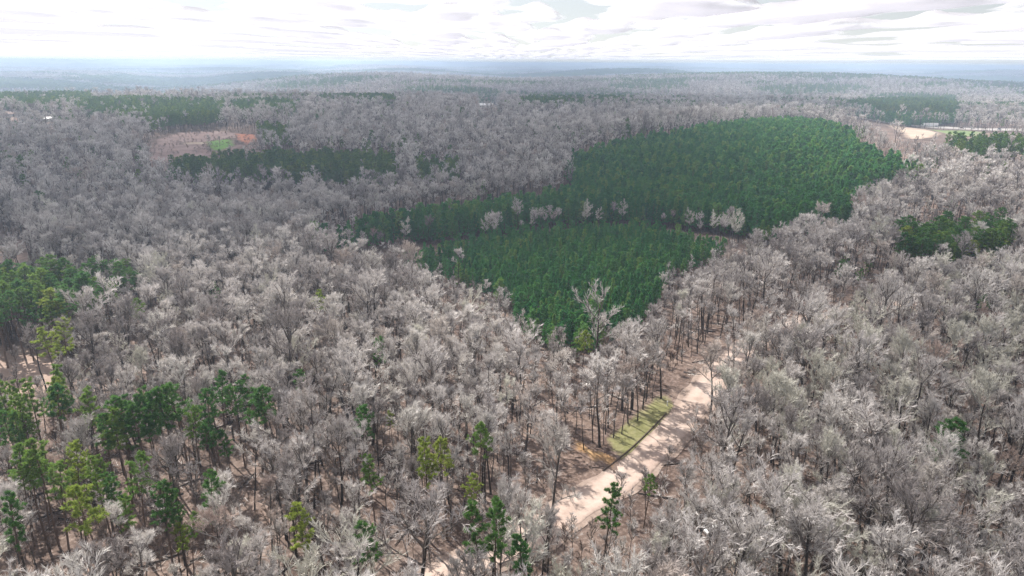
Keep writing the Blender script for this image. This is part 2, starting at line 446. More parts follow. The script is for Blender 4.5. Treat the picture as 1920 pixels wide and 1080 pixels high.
def pine(seed, H, base, crown, nbr, sub, tuft, nb, L, w, el=(5, 40), shape='round', rt_=0.2, dead=6):
    rng = np.random.default_rng(seed)
    T, C = MB(), MB()
    tr = lines(rng, np.array([[0, 0, -0.6]]), np.array([[rng.normal(0, .02), rng.normal(0, .02), 1.0]]), np.array([H*0.98+0.6]), 8, 0.022, 0.03)
    seg_tubes(T, tr, np.array([rt_]), np.array([0.03]), 7, 0)
    q = (np.arange(nbr)+rng.random(nbr))/nbr
    t = base+(0.985-base)*q
    k = np.minimum((t*8).astype(int), 7); fr = t*8-k
    o = tr[0, k]+(tr[0, k+1]-tr[0, k])*fr[:, None]
    az = np.arange(nbr)*2.4+rng.uniform(-0.6, 0.6, nbr)
    e = np.radians(el[0]+(el[1]-el[0])*q**1.5+rng.normal(0, 8, nbr))
    d = np.stack([np.cos(az)*np.cos(e), np.sin(az)*np.cos(e), np.sin(e)], 1)
    if shape == 'round': pr = np.sqrt(np.clip(1-(q*1.02-0.28)**2/0.60, 0.03, 1))
    else: pr = np.clip(1.05-q, 0.08, 1)**0.75*np.clip(0.45+q*4, 0, 1)
    lob = 0.8+0.35*np.sin(az*2+rng.random()*6)*np.cos(q*9+rng.random()*6)
    Lb = np.maximum(crown*pr*lob*rng.uniform(0.7, 1.15, nbr), 0.35)
    P1 = lines(rng, o, d, Lb, 3, 0.10, 0.05)
    seg_tubes(T, P1, 0.025+Lb*0.012, np.full(nbr, 0.02), 3, 0)
    o2, d2, L2 = kids(rng, P1, Lb, sub, 0.35, 1.0, (20, 60), (0.25, 0.45), 0.15)
    P2 = lines(rng, o2, d2, L2, 1, 0.1, 0.05)
    o3, d3, _ = kids(rng, P2, L2, tuft, 0.3, 1.0, (5, 50), (1, 1), 0.25)
    v, f = blades(rng, o3, d3, nb, L, w, 0.62); C.add(v, f, 0)
    tip = tr[0, -1][None].repeat(3, 0)
    v, f = blades(rng, tip, np.array([[0, 0, 1.0]]*3), nb, L, w, 0.5); C.add(v, f, 0)
    if dead:
        td = rng.uniform(base*0.55, base, dead)
        k = (td*8).astype(int); fr = td*8-k
        o = tr[0, k]+(tr[0, k+1]-tr[0, k])*fr[:, None]
        az = rng.uniform(0, 6.28, dead)
        d = np.stack([np.cos(az), np.sin(az), rng.uniform(-0.2, 0.3, dead)], 1)
        v, f = spikes(o, o+d*rng.uniform(0.8, 2.2, dead)[:, None], np.full(dead, 0.05)); T.add(v, f, 0)
    return T, C

def joined(name, T, C, mats):
    m = MB()
    for b, i in ((T, 0), (C, 1)):
        off = 0
        for v, f, mi in zip(b.v, b.f, b.m):
            m.add(v, f-off, i+(mi[0] if i else 0)); off += len(v)
    return m.mesh(name, mats+([MAT['limb']] if mats[1] is not MAT['silver'] else [mats[1]]))

def tag(o, label=None, cat=None, group=None, kind=None):
    for k, v in (('label', label), ('category', cat), ('group', group), ('kind', kind)):
        if v: o[k] = v
    return o

def link(name, me, parent=None, loc=(0, 0, 0), rz=0.0):
    o = bpy.data.objects.new(name, me); COL.objects.link(o)
    o.parent = parent; o.location = loc; o.rotation_euler = (0, 0, rz)
    return o

# ------------------------------------------------------------------ the ground
def axis(lims):
    out = [lims[0][0]]
    for a, b, s in lims:
        n = max(1, int(round((b-a)/s)))
        out += list(np.linspace(a, b, n+1)[1:])
    return np.array(out)

ax = axis([(-60000, -12000, 6000), (-12000, -3000, 450), (-3000, -1000, 80), (-1000, -260, 20), (-260, 260, 5), (260, 1000, 20), (1000, 3000, 80), (3000, 12000, 450), (12000, 60000, 6000)])
ay = axis([(-3000, -200, 200), (-200, 20, 20), (20, 420, 5), (420, 1100, 12), (1100, 3200, 50), (3200, 9000, 180), (9000, 22000, 700), (22000, 60000, 4000)])

def grid_mesh(xs, ys, dz=0.0):
    X, Y = np.meshgrid(xs, ys)
    Z = hgt(X, Y)+dz
    nx, ny = len(xs), len(ys)
    i = (np.arange(ny-1)[:, None]*nx+np.arange(nx-1)[None]).ravel()
    f = np.concatenate([np.stack([i, i+1, i+nx+1], 1), np.stack([i, i+nx+1, i+nx], 1)])
    return MB().add(np.stack([X.ravel(), Y.ravel(), Z.ravel()], 1), f)
ground = link('ground', grid_mesh(ax, ay).mesh('ground', [MAT['ground']], True))
tag(ground, kind='structure')

def drape(name, P, mat, cell, dz, wob=0.0, seed=0):
    """a patch of ground cover with an uneven edge, draped over the terrain"""
    P = np.array(P)
    rng = np.random.default_rng(seed)
    x0, y0 = P.min(0)-wob; x1, y1 = P.max(0)+wob
    xs = np.arange(x0, x1+cell, cell); ys = np.arange(y0, y1+cell, cell)
    X, Y = np.meshgrid(xs, ys)
    ph = rng.uniform(0, 6.28, 4)
    wx = wob*(np.sin(X/6.1+Y/8.3+ph[0])+0.6*np.sin(X/2.7-Y/3.3+ph[1]))
    wy = wob*(np.sin(Y/5.3-X/9.1+ph[2])+0.6*np.sin(Y/2.9+X/3.7+ph[3]))
    cx, cy_ = (X+wx)[:-1, :-1]+cell/2, (Y+wy)[:-1, :-1]+cell/2
    keep = inside(P, cx, cy_).ravel()
    nx = len(xs)
    i = (np.arange(len(ys)-1)[:, None]*nx+np.arange(nx-1)[None]).ravel()[keep]
    if not len(i): return None
    f = np.concatenate([np.stack([i, i+1, i+nx+1], 1), np.stack([i, i+nx+1, i+nx], 1)])
    used = np.unique(f); re = np.zeros(nx*len(ys), int); re[used] = np.arange(len(used))
    v = np.stack([X.ravel(), Y.ravel(), (hgt(X, Y)+dz).ravel()], 1)[used]
    me = MB().add(v, re[f]).mesh(name, [mat], True)
    ins = dist_line(np.concatenate([P, P[:1]]), v[:, 0], v[:, 1])*np.where(inside(P, v[:, 0], v[:, 1]), 1, 0)/(cell*6)
    a_ = me.attributes.new('inset', 'FLOAT', 'POINT'); a_.data.foreach_set('value', np.clip(ins, 0, 1).astype(np.float32))
    o = link(name, me)
    return tag(o, kind='structure')

def smooth_line(P, n=8):
    P = np.array(P); out = []
    Q = np.concatenate([[2*P[0]-P[1]], P, [2*P[-1]-P[-2]]])
    for i in range(1, len(Q)-2):
        for t in np.arange(n)/n:
            a, b, c, d = Q[i-1:i+3]
            out.append(0.5*(2*b+(c-a)*t+(2*a-5*b+4*c-d)*t*t+(3*b-3*c+d-a)*t**3))
    out.append(P[-1])
    return np.array(out)

def wavy(n, rng):
    i = np.arange(n); w = 0
    for k in (9.0, 17.0, 31.0, 5.0): w = w+0.55*np.sin(i/k*6.28/3+rng.uniform(0, 6.28))
    return w

def road_uv(me, cross):
    a = me.attributes.new('across', 'FLOAT', 'POINT'); n = len(me.vertices)//cross
    a.data.foreach_set('value', np.tile(np.linspace(0, 1, cross), n).astype(np.float32))

def ribbon(name, line, wl_, wr_, mat, dz, rag=0.0, seed=0, cross=7):
    rng = np.random.default_rng(seed)
    d = np.gradient(line, axis=0); d /= np.linalg.norm(d, axis=1, keepdims=True)
    nrm = np.stack([d[:, 1], -d[:, 0]], 1)          # to the right of travel
    s = np.linspace(0, 1, cross)
    n = len(line)
    a = -wl_+rag*wavy(n, rng)
    b = wr_+rag*wavy(n, rng)
    W = a[:, None]+(b-a)[:, None]*s[None]
    XY = line[:, None]+nrm[:, None]*W[..., None]
    Z = hgt(XY[..., 0], XY[..., 1])+dz
    i = (np.arange(n-1)[:, None]*cross+np.arange(cross-1)[None]).ravel()
    f = np.concatenate([np.stack([i, i+1, i+cross+1], 1), np.stack([i, i+cross+1, i+cross], 1)])
    v = np.concatenate([XY, Z[..., None]], 2).reshape(-1, 3)
    me = MB().add(v, f).mesh(name, [mat], True); road_uv(me, cross)
    o = link(name, me)
    return tag(o, kind='structure')

ROAD = smooth_line(poly([(760, 1110), (900, 1050), (1010, 995), (1090, 945), (1165, 897), (1225, 845), (1285, 780), (1325, 730), (1352, 690), (1395, 655), (1455, 622), (1530, 597), (1640, 575), (1760, 565)]), 24)
ribbon('road', ROAD, 3.3, 3.3, MAT['road'], 0.16, 0.12, 3, 13)
ribbon('road_shoulder', ROAD, 4.3, 4.6, MAT['shoulder'], 0.11, 0.35, 4, 9)
VERGE = poly([(1275, 765), (1258, 740), (1228, 742), (1190, 772), (1160, 798), (1128, 822), (1160, 868), (1150, 893), (1210, 840)])
drape('grass_verge', VERGE, MAT['verge'], 0.6, 0.13, 0.9, 1)
ORANGE = poly([(1068, 822), (1092, 826), (1112, 842), (1140, 846), (1166, 862), (1150, 888), (1128, 868), (1110, 872), (1092, 852), (1074, 850)])
drape('orange_clay_bank', ORANGE, MAT['orange'], 0.5, 0.19, 1.1, 2)
FIELD = poly([(-60, 650), (60, 645), (118, 655), (130, 690), (110, 735), (40, 745), (-60, 750)])
drape('pale_field', FIELD, MAT['field'], 1.0, 0.13, 1.2, 3)
FIELD2 = poly([(-80, 452), (45, 450), (62, 480), (50, 512), (-80, 520)])
drape('pale_field', FIELD2, MAT['field'], 2.0, 0.08, 2, 4)
TRACK = poly([(60, 1100), (170, 1052), (205, 1056), (250, 1075), (300, 1110), (200, 1140)])
drape('bare_earth_track', TRACK, MAT['field'], 0.6, 0.13, 0.8, 5)
CLEAR = poly([(262, 300), (285, 262), (330, 248), (420, 245), (486, 252), (488, 268), (455, 278), (440, 292), (400, 302), (330, 314), (285, 322)])
drape('logged_clearing', CLEAR, MAT['slash'], 3.0, 0.20, 3, 6)
drape('red_clay_ground', poly([(436, 250), (487, 252), (486, 266), (462, 274), (440, 264)]), MAT['red'], 2.0, 0.34, 2, 7)
drape('red_clay_ground', poly([(272, 298), (292, 300), (322, 316), (318, 326), (298, 320)]), MAT['red'], 2.0, 0.34, 2, 8)
drape('bright_green_grass', poly([(380, 267), (436, 259), (447, 274), (410, 287), (390, 282)]), MAT['green'], 2.0, 0.40, 1.5, 9)
drape('sandy_track', poly([(338, 268), (390, 266), (470, 250), (474, 254), (395, 272), (340, 272)]), MAT['bank'], 1.5, 0.30, 1, 10)
PASTURE = poly([(325, 340), (360, 337), (470, 338), (520, 343), (470, 356), (340, 356)])
drape('pale_grass_strip', PASTURE, MAT['pasture'], 3.0, 0.2, 3, 11)
HWY = smooth_line(poly([(1500, 200), (1560, 212), (1620, 221), (1665, 229), (1720, 236.5), (1790, 240.5), (1860, 243), (1930, 244), (2040, 246)]), 6)
ribbon('highway', HWY, 6, 6, MAT['asphalt'], 0.30, 0, 5, 3)
ribbon('highway_shoulder', HWY, 10, 10, MAT['asphalt'], 0.20, 0.6, 5, 3)
BANK = poly([(1655, 233), (1690, 238), (1745, 243), (1775, 252), (1735, 262), (1700, 262), (1678, 245)])
drape('straw_bank', BANK, MAT['bank'], 3.0, 0.25, 3, 12)
MEDIAN = poly([(1735, 243), (1800, 244), (1850, 248), (1840, 256), (1790, 258), (1765, 250)])
drape('green_highway_strip', MEDIAN, MAT['median'], 3.0, 0.32, 3, 13)
FAROPEN = poly([(893, 197), (920, 196), (945, 203), (925, 208), (897, 203)])
drape('pale_far_field', FAROPEN, MAT['bank'], 8.0, 0.4, 4, 14)

# ------------------------------------------------------------------ where the trees stand
PLANT_A = poly([(572, 437), (640, 420), (720, 406), (800, 392), (900, 378), (1000, 365), (1060, 352), (1085, 344), (1066, 310), (1075, 287), (1118, 275), (1200, 256), (1290, 241), (1380, 229), (1480, 222), (1545, 228), (1592, 242), (1612, 268), (1665, 287), (1752, 313), (1700, 321), (1640, 326), (1613, 350), (1605, 385), (1545, 392), (1480, 402), (1445, 425), (1415, 440), (1375, 440), (1330, 432), (1215, 414), (1100, 416), (1000, 424), (900, 438), (830, 448), (740, 462), (640, 458)], 12.0)
PLANT_B = poly([(757, 483), (830, 460), (900, 444), (1000, 430), (1100, 422), (1220, 422), (1300, 440), (1365, 458), (1340, 478), (1290, 488), (1252, 508), (1232, 545), (1215, 585), (1150, 612), (1100, 640), (1060, 637), (985, 607), (962, 578), (960, 560), (938, 545), (890, 520), (830, 503)], 6.0)
PINES_PX = (
    [(318, 304), (400, 294), (520, 288), (640, 288), (735, 292), (745, 312), (735, 330), (640, 328), (520, 324), (420, 320), (325, 322)],
    [(780, 300), (860, 298), (865, 322), (790, 326)],
    [(140, 188), (230, 182), (330, 186), (420, 187), (425, 205), (400, 222), (280, 224), (240, 216), (150, 210)],
    [(430, 190), (500, 186), (560, 192), (555, 205), (450, 208)],
    [(0, 178), (60, 174), (170, 176), (172, 190), (90, 196), (0, 192)],
    [(480, 230), (545, 236), (545, 258), (500, 258)],
    [(-40, 520), (60, 508), (130, 512), (205, 512), (210, 545), (150, 575), (60, 592), (-40, 600)],
    [(215, 498), (262, 496), (265, 520), (222, 526)],
    [(1680, 440), (1740, 425), (1800, 420), (1880, 418), (1898, 448), (1860, 465), (1760, 470), (1700, 468)],
    [(1770, 259), (1830, 256), (1930, 258), (1930, 276), (1800, 276)],
    [(965, 188), (1050, 180), (1110, 176), (1200, 182), (1160, 190), (1000, 195)],
    [(560, 172), (640, 170), (745, 184), (735, 194), (650, 184)],
)
PINES = [poly(p, 14.0) for p in PINES_PX]
FARPLANT = poly([(1575, 192), (1700, 186), (1790, 186), (1800, 205), (1790, 222), (1700, 226), (1640, 216), (1590, 204)], 8.0)
OPEN = [VERGE, ORANGE, FIELD, FIELD2, TRACK, CLEAR, PASTURE, BANK, MEDIAN, FAROPEN]
SEAM = poly([(600, 476), (680, 462), (760, 450), (840, 446), (920, 436), (1000, 424), (1060, 416), (1220, 415), (1330, 428), (1400, 445)], 4.0)
SEAM = SEAM[np.argsort(SEAM[:, 0])]

def in_view(x, y, margin=40.0, ztop=22.0):
    z = hgt(x, y)
    px, py, zc = project(x, y, z+ztop)
    _, pyb, _ = project(x, y, z)
    m = margin*FPX/np.maximum(zc, 20)
    return (zc > 10) & (px > -m-60) & (px < 1920+m+60) & (py < 1080+m*0.6)

def jitter_grid(rng, x0, x1, y0, y1, s):
    X, Y = np.meshgrid(np.arange(x0, x1, s), np.arange(y0, y1, s))
    return (X+rng.uniform(-.48, .48, X.shape)*s).ravel(), (Y+rng.uniform(-.48, .48, X.shape)*s).ravel()

rng = np.random.default_rng(5)
def stand_noise(x, y, k, seed):
    r = np.random.default_rng(seed); v = 0
    for i in range(5):
        a = r.uniform(0, 6.28); w = k*r.uniform(0.6, 1.6)
        v = v+np.sin((x*math.cos(a)+y*math.sin(a))/w*6.28+r.uniform(0, 6.28))
    return v/2.2

VIS = ROAD[24*2:24*9]
def blocked(x, y, road=5.5):
    b = dist_line(ROAD, x, y) < road
    dv = dist_line(VIS, x, y)
    leftside = ~inside(np.concatenate([ROAD, [[900, 420], [900, 20], [ROAD[0, 0], 20]]]), x, y)
    b |= leftside & (np.random.default_rng(len(x)).random(len(x)) < np.where(dv < 9, 0.7, np.where(dv < 16, 0.2, 0)))
    b |= dist_line(HWY, x, y) < 11
    for P in OPEN: b |= inside(P, x, y)
    return b

def pinezone(x, y):
    d = np.hypot(x, y)
    z = (stand_noise(x*0.55, y, 330, 21) > 0.38) & (d > 1120)
    return z | ((stand_noise(x*0.6, y, 210, 25) > 0.9) & (d > 880))

# bare trees
bx, by = [], []
for d0, d1, s in ((35, 300, 4.35), (300, 520, 5.3), (520, 900, 6.4), (900, 1500, 8.0), (1500, 2600, 9.5)):
    x, y = jitter_grid(rng, -d1*0.85, d1*0.85, d0*0.6, d1, s)
    d = np.hypot(x, y); k = (d >= d0) & (d < d1) & in_view(x, y, 25)
    bx.append(x[k]); by.append(y[k])
bx = np.concatenate(bx); by = np.concatenate(by)
nearp = (inside(PLANT_A, bx, by) & (by > np.interp(bx, SEAM[:, 0], SEAM[:, 1])-5)) | inside(PLANT_B, bx, by) | inside(FARPLANT, bx, by)
seam = np.zeros(len(bx), bool)
pinez = np.zeros(len(bx), bool)
for P in PINES: pinez |= inside(P, bx, by)
gap = stand_noise(bx, by, 60, 3) < -1.5
keep = ~(nearp & ~seam) & ~blocked(bx, by) & ~((pinez | pinezone(bx, by)) & (rng.random(len(bx)) < 0.85)) & ~(gap & (rng.random(len(bx)) < 0.6)) & (rng.random(len(bx)) < 0.93) & ~((bx > 60) & (by < 260) & (rng.random(len(bx)) < 0.25))
bx, by = bx[keep], by[keep]
# a thin line of bare trees in the gap between the two pine stands
sl_ = smooth_line(SEAM, 40)
s_len = np.concatenate([[0], np.cumsum(np.hypot(*np.diff(sl_, axis=0).T))])
sq = np.sort(np.random.default_rng(4).uniform(0, s_len[-1], int(s_len[-1]/6.5)))
seam_pts = np.stack([np.interp(sq, s_len, sl_[:, 0]), np.interp(sq, s_len, sl_[:, 1])], 1)+np.random.default_rng(6).normal(0, 1.6, (len(sq), 2))
# a few trees left standing in the open places
hand = np.array([at(397, 290), at(412, 287), at(35, 735), at(90, 742), at(8, 728), at(1165, 815), at(1195, 790), at(1182, 778), at(1222, 752), at(1125, 838), at(1140, 802), at(1150, 822), at(1205, 768), at(1178, 795), at(1240, 748), at(1135, 815), at(1112, 830), at(1095, 845)])
hand = np.concatenate([hand, seam_pts])
CLEARPX = [([(1060, 830), (1130, 780), (1225, 725), (1275, 735), (1322, 695), (1366, 688), (1368, 710), (1342, 780), (1270, 850), (1200, 910), (1120, 930), (1060, 960), (1100, 890)], 0.99),
           ([(1000, 1000), (1060, 950), (1140, 910), (1200, 905), (1120, 980), (1040, 1010)], 0.5),
           ([(757, 483), (830, 460), (900, 444), (1000, 430), (1100, 422), (1220, 422), (1300, 440), (1365, 458), (1340, 478), (1290, 488), (1252, 508), (1232, 545), (1215, 575), (1150, 600), (1100, 630), (1060, 630), (985, 600), (962, 578), (960, 560), (938, 545), (890, 520), (830, 503)], 0.97),
           ([(590, 440), (640, 425), (720, 409), (800, 395), (900, 381), (1000, 368), (1060, 355), (1090, 344), (1070, 310), (1080, 290), (1118, 279), (1200, 260), (1290, 245), (1380, 233), (1480, 226), (1545, 232), (1592, 246), (1612, 270), (1665, 291), (1740, 313), (1640, 323), (1608, 350), (1600, 382), (1545, 388), (1480, 398), (1445, 420), (1415, 436), (1375, 436), (1330, 424), (1215, 404), (1100, 404), (1000, 412), (900, 424), (830, 436), (740, 446), (640, 448)], 0.97),
           ([(285, 300), (290, 262), (330, 250), (420, 245), (486, 252), (484, 268), (455, 276), (435, 290), (390, 300), (330, 312)], 0.97),
           ([(0, 655), (60, 650), (115, 655), (125, 690), (100, 735), (0, 740)], 0.96),
           ([(1545, 206), (1660, 226), (1760, 238), (1920, 241), (1920, 248), (1850, 250), (1790, 255), (1740, 262), (1700, 260), (1650, 236)], 0.985),
           ([(0, 455), (45, 455), (55, 505), (0, 512)], 0.6), ([(325, 330), (470, 330), (500, 338), (470, 348), (340, 350)], 0.25),
           ([(338, 196), (356, 196), (356, 206), (338, 206)], 0.9), ([(329, 207), (339, 207), (339, 216), (329, 216)], 0.9), ([(8, 209), (36, 209), (36, 220), (8, 220)], 0.8), ([(83, 218), (101, 218), (101, 228), (83, 228)], 0.8),
           ([(893, 196), (920, 195), (945, 203), (925, 207), (897, 203)], 0.9)]
CLEARPX += [(p, 0.8 if i in (0, 6, 8, 9) else 0.45) for i, p in enumerate(PINES_PX)]
def hides(x, y, H):
    p_ = np.zeros(len(x))
    for fr in (0.25, 0.45, 0.65, 0.85, 1.0):
        a, b, _ = project(x, y, hgt(x, y)+H*fr)
        for P, pr in CLEARPX: p_ = np.maximum(p_, np.where(inside(np.array(P, float), a, b), pr, 0))
    return rng.random(len(x)) < p_
hid = hides(bx, by, 20.0) & ~(dist_line(SEAM, bx, by) < 6)
low = hid & ~hides(bx, by, 9.0) & (rng.random(len(bx)) < 0.8)          # young trees where tall ones would hide the place behind
bs = np.where(low, rng.uniform(0.36, 0.5, len(bx)), 1.0)
k = ~hid | low
bx, by, bs = bx[k], by[k], bs[k]
bx = np.concatenate([bx, hand[:, 0]]); by = np.concatenate([by, hand[:, 1]]); bs = np.concatenate([bs, np.ones(len(hand))])
# pine woods
qx, qy = [], []
x, y = jitter_grid(rng, -1200, 1200, 60, 1500, 5.2)
m = np.zeros(len(x), bool)
for P in PINES: m |= inside(P, x, y)
sc = stand_noise(x, y, 170, 8)
d = np.hypot(x, y)
m |= (rng.random(len(x)) < np.where(pinezone(x, y), 0.7, np.where(d > 420, 0.022+0.09*(sc > 0.9), 0.002))) & ~inside(PLANT_A, x, y) & ~inside(PLANT_B, x, y)
m &= (~blocked(x, y) | inside(PINES[0], x, y)) & in_view(x, y, 25) & (~hides(x, y, 18.0) | np.any([inside(P, x, y) for P in PINES], axis=0))
qx.append(x[m]); qy.append(y[m])
x, y = jitter_grid(rng, -700, 700, 60, 900, 4.4)
m = inside(PINES[6], x, y) | inside(PINES[8], x, y) | inside(PINES[0], x, y)
qx.append(x[m]); qy.append(y[m])
x, y = jitter_grid(rng, -2200, 2200, 900, 2600, 9)
d = np.hypot(x, y); sc = stand_noise(x, y, 420, 21)
m = (d > 1500) & (d < 2600) & (rng.random(len(x)) < np.where(pinezone(x, y), 0.8, 0.04)) & in_view(x, y)
qx.append(x[m]); qy.append(y[m])
qx = np.concatenate(qx); qy = np.concatenate(qy)
# hand placed pines of the foreground: crown centre pixel, height, style (0 dark, 1 mid, 2 yellow-green), spread
HANDPINE = [(28, 872, 19, 1), (75, 862, 20, 1), (130, 868, 20, 2), (190, 892, 19, 1), (250, 892, 20, 1), (168, 950, 22, 2), (20, 975, 20, 0), (60, 890, 18, 1), (100, 905, 18, 1), (215, 915, 17, 0),
            (338, 1005, 12, 2), (385, 925, 19, 0), (318, 955, 17, 0), (562, 990, 18, 2), (706, 1015, 18, 0), (935, 985, 22, 0), (902, 992, 21, 0), (1003, 1045, 20, 0), (1131, 946, 19, 0),
            (897, 822, 19, 1), (835, 862, 19, 2), (800, 856, 20, 2), (675, 790, 18, 0), (700, 880, 16, 1), (880, 915, 12, 2), (710, 655, 18, 0), (600, 566, 17, 2), (1092, 640, 16, 2),
            (563, 722, 17, 0), (497, 765, 20, 0), (478, 760, 19, 0), (445, 752, 18, 0), (412, 735, 19, 0), (388, 762, 20, 0), (398, 815, 16, 0), (425, 828, 13, 0), (335, 757, 22, 0), (312, 768, 22, 0), (298, 762, 22, 0), (276, 776, 21, 0),
            (262, 788, 20, 0), (235, 775, 21, 0), (222, 785, 20, 0), (168, 765, 21, 1), (105, 718, 21, 1), (62, 745, 21, 1), (22, 755, 20, 1), (20, 795, 19, 0), (97, 745, 20, 2), (112, 632, 22, 2), (98, 640, 20, 2),
            (30, 800, 18, 1), (5, 745, 20, 1), (1572, 500, 14, 0), (1610, 515, 12, 0), (1590, 492, 14, 0), (1632, 490, 10, 0), (1842, 568, 13, 0), (1755, 300, 14, 0), (1850, 300, 15, 0), (1885, 312, 14, 0),
            (1440, 430, 12, 2), (1425, 432, 11, 1), (250, 580, 15, 1), (262, 575, 14, 1), (398, 548, 15, 0), (735, 782, 10, 2), (1213, 906, 11, 1)]
hp = np.array([at(a, b, h*0.80) for a, b, h, s in HANDPINE])
rc = np.random.default_rng(12)
extra = [i for i, h in enumerate(HANDPINE) if h[0] < 520 and h[1] > 700][::2]
hp = np.concatenate([hp, hp[extra]+rc.normal(0, 4.0, (len(extra), 2))])
HANDPINE += [(HANDPINE[i][0], HANDPINE[i][1], HANDPINE[i][2]*rc.uniform(0.75, 1.0), int(rc.choice([0, 0, 1]))) for i in extra]
drop = np.zeros(len(bx), bool)
for (a, b, h, s_), (x0, y0) in zip(HANDPINE, hp):
    dd = math.hypot(x0, y0)
    rad = 2.3*FPX/math.hypot(dd, 60)
    drop |= np.hypot(bx-x0, by-y0) < 2.5
    for fr in (0.6, 0.95):
        u_, v_, _ = project(bx, by, hgt(bx, by)+18*fr)
        drop |= (np.hypot(bx, by) < dd) & (np.hypot(u_-a, v_-b) < rad*1.3)
        drop |= (np.hypot(bx, by) < dd) & (np.abs(u_-a) < rad) & (v_ > b) & (v_ < b+0.45*h*FPX/dd) & (rc.random(len(bx)) < 0.3)
bx, by, bs = bx[~drop], by[~drop], bs[~drop]
# plantation
gx, gy, gk = [], [], []
for P in (PLANT_A, PLANT_B, FARPLANT):
    s = 2.7 if P is PLANT_B else 3.2
    x, y = jitter_grid(rng, P[:, 0].min(), P[:, 0].max(), P[:, 1].min(), P[:, 1].max(), s)
    beyond = y-np.interp(x, SEAM[:, 0], SEAM[:, 1])
    m = inside(P, x, y) & (dist_line(SEAM, x, y) > 6)
    if P is PLANT_A: m &= beyond > 0
    elif P is PLANT_B: m &= beyond < 0
    m = m & ~(stand_noise(x, y, 60, 9) < -1.9) & (rng.random(len(x)) < 0.95)
    gx.append(x[m]); gy.append(y[m]); gk.append(np.full(m.sum(), 1.38 if P is PLANT_A else 0.84 if P is PLANT_B else 1.0))
gk = np.concatenate(gk); gx = np.concatenate(gx); gy = np.concatenate(gy)

# ------------------------------------------------------------------ tree prototypes
# near bare trees: (kind of look, parameters)
NEAR_BARE = []
for i in range(6):
    NEAR_BARE.append(('broad', bare_tree(100+i, 16.5+i*0.7, 0.28+0.03*(i % 3), 5.6, 9+i % 3, (20, 80), 7, 6, 6, 0.041, 0.068, 0.34, 0.85)))
for i in range(6):
    NEAR_BARE.append(('fan', bare_tree(200+i, 17.5+i*0.6, 0.40+0.03*(i % 3), 3.6+0.3*(i % 3), 9+i % 2, (40, 84), 6, 6, 7, 0.039, 0.056, 0.24, 0.9)))
for i in range(6):
    NEAR_BARE.append(('slender', bare_tree(300+i, 17+i*0.7, 0.50+0.04*(i % 3), 2.2+0.2*(i % 3), 8, (38, 82), 5, 5, 7, 0.039, 0.056, 0.17, 0.9)))
near_me = []
for i, (look, (T, C)) in enumerate(NEAR_BARE):
    near_me.append((look, T.mesh('bare_trunk', [MAT['trunk']]), C.mesh('bare_crown', [MAT['twig'], MAT['limb']]), C.mesh('silver_crown', [MAT['silver'], MAT['silverlimb']])))
PINE_P = []
for i in range(6):
    PINE_P.append(pine(400+i, 20.0, 0.60+0.04*(i % 3), 1.75+0.3*(i % 3), 34, 5, 3, 11, 0.44, 0.09))
pine_me = [(T.mesh('pine_trunk', [MAT['pbark']]), C.mesh('pine_crown', [MAT['needle']])) for T, C in PINE_P]
YOUNG_P = [pine(500+i, 9.5, 0.25, 1.55+0.2*i, 44, 4, 3, 7, 0.45, 0.13, (10, 55), 'round' if i % 2 else 'cone', 0.09, 0) for i in range(4)]
young_me = [(T.mesh('young_pine_trunk', [MAT['pbark']]), C.mesh('young_pine_crown', [MAT['young']])) for T, C in YOUNG_P]

# prototypes for the masses, kept out of the scene itself
def proto_col(name, meshes):
    c = bpy.data.collections.new(name)
    for i, me in enumerate(meshes):
        o = bpy.data.objects.new(f'{name}_{i:02d}', me); c.objects.link(o)
    return c

mid = []
for i in range(3): mid.append(joined('mid_broad', *bare_tree(130+i, 18.0, 0.32, 5.3, 9, (18, 78), 6, 5, 5, 0.07, 0.10, 0.32, 1.0), [MAT['trunk'], MAT['silver' if i == 0 else 'twig']]))
for i in range(4): mid.append(joined('mid_fan', *bare_tree(230+i, 18.5, 0.42, 3.9, 9, (38, 84), 6, 4, 5, 0.065, 0.09, 0.22, 1.0), [MAT['trunk'], MAT['silver' if i == 0 else 'twig']]))
for i in range(3): mid.append(joined('mid_slender', *bare_tree(330+i, 18, 0.50, 2.5, 8, (35, 80), 5, 4, 5, 0.075, 0.08, 0.16, 1.0), [MAT['trunk'], MAT['twig']]))
farb = []
for i in range(3): farb.append(joined('far_broad', *bare_tree(160+i, 17.5, 0.34, 5.6, 8, (18, 78), 5, 3, 3, 0.17, 0.18, 0.30, 1.3), [MAT['trunk'], MAT['twig']]))
for i in range(3): farb.append(joined('far_fan', *bare_tree(260+i, 18.0, 0.42, 4.4, 8, (38, 84), 4, 3, 3, 0.16, 0.17, 0.2, 1.3), [MAT['trunk'], MAT['twig']]))
midp = [joined('mid_pine', *pine(430+i, 19.0, 0.48, 3.0, 34, 5, 2, 7, 0.75, 0.24), [MAT['pbark'], MAT['needle']]) for i in range(4)]
farp = [joined('far_pine', *pine(460+i, 18.0, 0.42, 3.2, 22, 4, 2, 5, 1.0, 0.45, dead=0), [MAT['pbark'], MAT['needle']]) for i in range(3)]
midy = [joined('mid_young', *pine(530+i, 9.5, 0.22, 1.8, 34, 4, 2, 6, 0.55, 0.20, (10, 55), 'round' if i % 2 else 'cone', 0.1, 0), [MAT['pbark'], MAT['young']]) for i in range(4)]
fary = [joined('far_young', *pine(560+i, 9.5, 0.25, 1.9, 22, 3, 2, 5, 0.75, 0.36, (10, 55), 'round' if i % 2 else 'cone', 0.1, 0), [MAT['pbark'], MAT['young']]) for i in range(3)]
brush = [joined('brush', *bare_tree(600+i, 5.5, 0.12, 1.6, 8, (40, 82), 4, 3, 4, 0.045, 0.05, 0.05, 0.6), [MAT['trunk'], MAT['brush']]) for i in range(4)]
